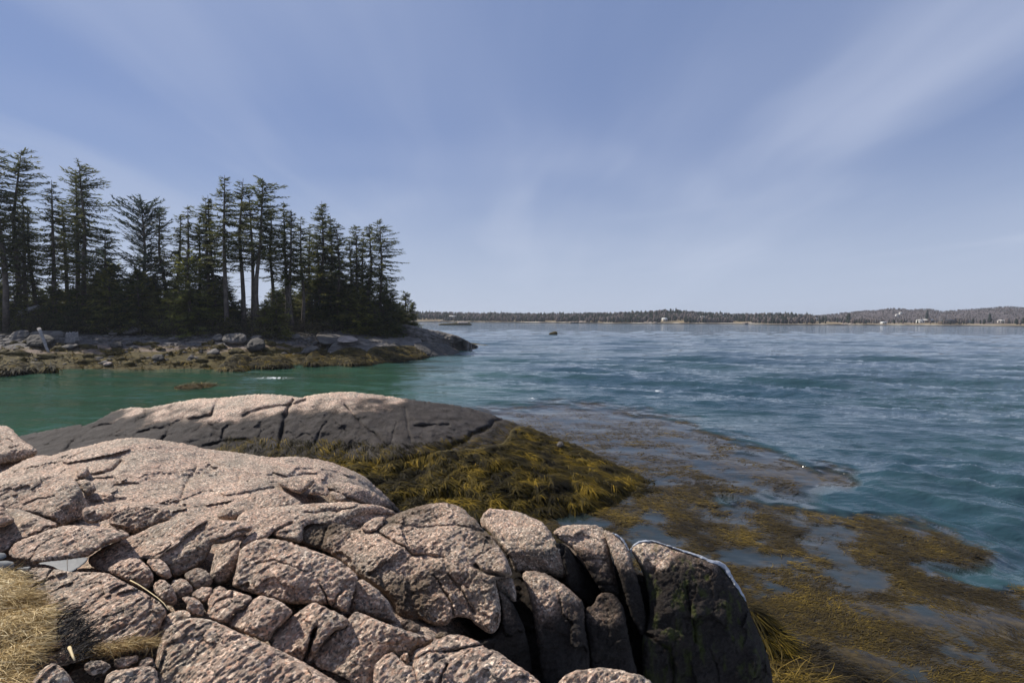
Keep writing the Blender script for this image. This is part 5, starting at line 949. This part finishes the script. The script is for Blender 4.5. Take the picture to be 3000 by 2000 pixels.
M['farwood'] = strand_mat('far_wood', [(0, (.012, .018, .012)), (.45, (.026, .032, .022)), (.55, (.060, .050, .049)), (1, (.125, .103, .096))], .9, .1)
def tree_blob(h, w, rg, bare):
    k = 7; V = []; rings = [(.0, .35), (.22, .9), (.5, .75), (.78, .42)] if not bare else [(.05, .25), (.35, .85), (.65, .9), (.9, .5)]
    for z, r in rings:
        th = np.arange(k)*2*math.pi/k+rg.uniform(0, 1); q = r*w*.5*rg.uniform(.45, 1.25, k); V.append(np.stack([q*np.cos(th), q*np.sin(th), np.full(k, z*h)+rg.normal(0, .05*h, k)], -1))
    V.append(np.array([[0, 0, h]])); V = np.concatenate(V); Fc = [(i*k+j, i*k+(j+1) % k, (i+1)*k+(j+1) % k, (i+1)*k+j) for i in range(3) for j in range(k)]+[(3*k+j, 3*k+(j+1) % k, 4*k) for j in range(k)]
    return V, Fc
def far_forest():
    rg = np.random.default_rng(11); mb = MB(); tint = []
    for i in range(11500):
        s = rg.uniform(-.55, 1.3); Y0 = np.interp(s, FSs, FSY); left = s < .56+.03*rg.normal()
        if left: d = 9+rg.uniform(0, 1)**1.4*135
        else:
            d = 12+rg.uniform(0, 1)*460
            if d < 130 and rg.random() < .80-.7*(math.sin(s*31)+math.sin(s*57+1) > .75): continue
        if left and d < 30 and noise(np.array([[s*17, 3.3, 1.1]]))[0] > .22: continue
        Y = Y0+d; z = float(far_z(np.array([s]), np.array([Y]))[0]); clus = noise(np.array([[s*22, d*.03, 2.0]]))[0]
        bare = rg.random() < (.42+.6*clus if left else (.86+.4*clus if d > 110 else .55))
        if left: h = rg.uniform(2.6, 5.2) if bare else rg.uniform(2.8, 5.6)*(1.25 if rg.random() < .05 else 1)
        else: h = rg.uniform(1.4, 3.0) if d > 110 else rg.uniform(2.2, 5)
        w = h*(rg.uniform(.32, .52) if not bare else rg.uniform(.40, .75)); V, Fc = tree_blob(h, w, rg, bare); mb.add(V+[s*Y, Y, z-.2], Fc); tint += [np.clip(rg.normal(.76, .12), .56, 1) if bare else np.clip(rg.normal(.22, .13), 0, .45)]*len(V)
    tag(mb.build('far_wood', M['farwood'], attrs={'tint': tint}), 'mixed dark and bare wood along the far shore', 'wood', None, 'stuff')
far_forest()
def far_point(u, d):
    s = (u-1500)/F; Y = float(np.interp(s, FSs, FSY)+d); return np.array([s*Y, Y, float(far_z(np.array([s]), np.array([Y]))[0])])
FT = 'single trees on the far shore'
for i, (u, vt, d, w, lab) in enumerate([(2715,907,150,.34,'tall lone spruce sticking up before the gap in the far hills'),(2619,936,18,.55,'dark squat tree on the far beach left of the white houses'),(2898,916,60,.36,'pair-topped dark tree above the right end of the far shore'),(2976,933,22,.55,'dark bushy tree by the far shore near the right edge'),(2996,930,30,.5,'dark tree on the far shore cut by the right edge'),(2280,915,40,.32,'tallest pointed tree on the far shore, right of the middle'),(1923,909,60,.3,'small spike-topped tree above the far wooded rise'),(2484,917,50,.6,'dark tree standing out before the bare hillside')]):
    b0 = far_point(u, d); zt = float(at(u, vt, b0[1])[2]); h = max(3, zt-b0[2]); rg = np.random.default_rng(400+i); root = empty('far_tree', b0); tag(root, lab, 'tree', FT)
    tb = MB(); tb.tube([b0, b0+[0, 0, h*.5], b0+[0, 0, h*.95]], [.2, .12, .03], 5); tb.build('trunk', M['bark'], root, True); cb = MB(); tn = []
    for j in range(26):
        f = j/26; V, Fc = tree_blob(h*.22, h*w*(1-f)**.8*rg.uniform(.7, 1.2)+.3, rg, False); cb.add(V+b0+[rg.normal(0, .06*h*w), rg.normal(0, .06*h*w), h*(.12+.76*f)], Fc); tn += [rg.uniform(.05, .4)]*len(V)
    cb.build('crown', M['farwood'], root, False, {'tint': tn})
for nm, c in (('white', (.72, .72, .70)), ('cream', (.55, .50, .42)), ('brown', (.10, .075, .06)), ('darkroof', (.06, .06, .065)), ('paleroof', (.50, .48, .45)), ('greenroof', (.06, .10, .10)), ('glass', (.02, .025, .03))):
    M[nm] = simple('house_'+nm, c, .6, .1, 1)
HG = 'houses on the far shore'
def house(u, d, w, h, dep, wall, roof, lab, rz=0.0, chim=True):
    b0 = far_point(u, d); root = empty('house', b0); tag(root, lab, 'house', HG); c, s = math.cos(rz), math.sin(rz)
    def X(P): P = np.asarray(P, float); return np.stack([P[..., 0]*c-P[..., 1]*s, P[..., 0]*s+P[..., 1]*c, P[..., 2]], -1)+b0
    mb = MB(); mb.box(b0+[0, 0, h*.45], (w, dep, h*1.1), rz); W = mb.build('wall', M[wall], root); g = h*.55
    mb = MB(); e = .3; V = [[-w/2-e, -dep/2-e, h-.05], [w/2+e, -dep/2-e, h-.05], [w/2+e, dep/2+e, h-.05], [-w/2-e, dep/2+e, h-.05], [-w/2-e, 0, h+g], [w/2+e, 0, h+g]]
    mb.add(X(V), [(0, 1, 5, 4), (2, 3, 4, 5), (0, 4, 3), (1, 2, 5), (0, 3, 2, 1)]); Rf = mb.build('roof', M[roof], root)
    if chim: mb = MB(); mb.box(X(np.array([w*.2, .2, h+g*.9])), (.5, .5, 1.2), rz); mb.build('chimney', M['brown'], Rf)
    n = max(2, int(w/2.2))
    for i in range(n):
        mb = MB(); mb.box(X(np.array([-w/2+(i+.5)*w/n, -dep/2-.03, h*.55])), (.9, .08, 1.1), rz); mb.build('window', M['glass'], root)
house(1326,30,6.0,2.6,5,'brown','paleroof','small brown cottage behind the long low islet',.1)
house(1786,26,5.0,2.4,5,'brown','darkroof','dark cottage low on the far shore left of the wooded rise',-.2)
house(1946,24,3.6,2.0,4,'cream','white','tiny pale-roofed shed under the wooded rise',0,False)
house(2113,52,3.0,3.6,4,'white','darkroof','white cottage high among the trees right of the wooded rise',.3)
house(2056,40,4.0,2.4,4,'cream','paleroof','cream cottage half hidden among trees below the end of the rise',0)
house(2385,60,4.0,1.9,4,'cream','paleroof','white house where the far wood gives way to open hillside',.2)
house(2587,14,2.8,1.1,3,'white','white','small white shed on the far beach beside a pole',0,False)
house(2626,250,2.6,2.0,3,'white','paleroof','left of two little white houses up on the bare hillside',.2,False)
house(2636,280,2.6,2.0,3,'white','paleroof','right and higher of two little white houses on the bare hillside',-.1,False)
house(2694,40,4.2,1.9,4,'white','paleroof','white gabled house facing the far beach',.1)
house(2716,50,7.0,2.0,5,'brown','paleroof','long dark building joined beside the white gabled house',.05)
house(2772,22,9.5,2.2,5,'brown','darkroof','low dark boathouse close to the far waterline',0,False)
house(2826,40,8.0,1.6,5,'cream','greenroof','cream building with a wide green roof at the far right shore',.05,False)
house(2935,150,6.0,2.0,5,'cream','paleroof','long white house on the slope near the right edge',0)
def pole(u, d, h, lab):
    b0 = far_point(u, d); root = empty('utility_pole', b0); tag(root, lab, 'pole', 'poles on the far shore'); mb = MB(); mb.tube([b0-[0, 0, .3], b0+[0, 0, h]], [.22, .16], 6); mb.build('shaft', M['driftwood'], root, True)
    mb = MB(); mb.box(b0+[0, 0, h-.6], (1.8, .16, .16)); mb.build('crossarm', M['driftwood'], root)
pole(2563,18,4.2,'pale pole on the far beach left of the small white shed'); pole(2752,16,6.0,'tall pole on the far shore left of the low dark boathouse')
for i, (u, d, w, lab) in enumerate([(1290,7,9,'pale rock outcrop on the far beach left of the islet'),(1700,6,14,'low pale ledge on the far beach left of the dark cottage'),(2195,6,12,'pale rock spit in front of the far wood'),(2480,7,8,'rust-brown rock on the far beach below the bare hills'),(1905,6,10,'brown ledge on the far beach below the wooded rise')]):
    c = far_point(u, d); rg = np.random.default_rng(70+i); mb = MB()
    for j in range(7):
        V, Fc = tree_blob(rg.uniform(.6, 1.3), w*rg.uniform(.25, .5), rg, True); mb.add(V+c+[rg.uniform(-w/2, w/2), rg.uniform(-1, 1), -.3], Fc)
    tag(mb.build('shore_outcrop', M['shore_pale']), lab, 'rock', 'outcrops on the far beach')

# ------------------------------------------------------------------ the air over the bay
def haze():
    mb = MB(); mb.box((0, 1200, 14.0), (5600, 2760, 34.0)); o = mb.build('haze', None); o['kind'] = 'stuff'
    m = bpy.data.materials.new('sea_haze'); m.use_nodes = True; nt = m.node_tree; nt.nodes.clear(); out = nt.nodes.new('ShaderNodeOutputMaterial'); v = nt.nodes.new('ShaderNodeVolumePrincipled')
    v.inputs['Color'].default_value = (.80, .86, .95, 1); v.inputs['Density'].default_value = HAZE; v.inputs['Anisotropy'].default_value = .2; nt.links.new(v.outputs[0], out.inputs['Volume']); o.data.materials.append(m); return o
HAZE = .00022
haze()
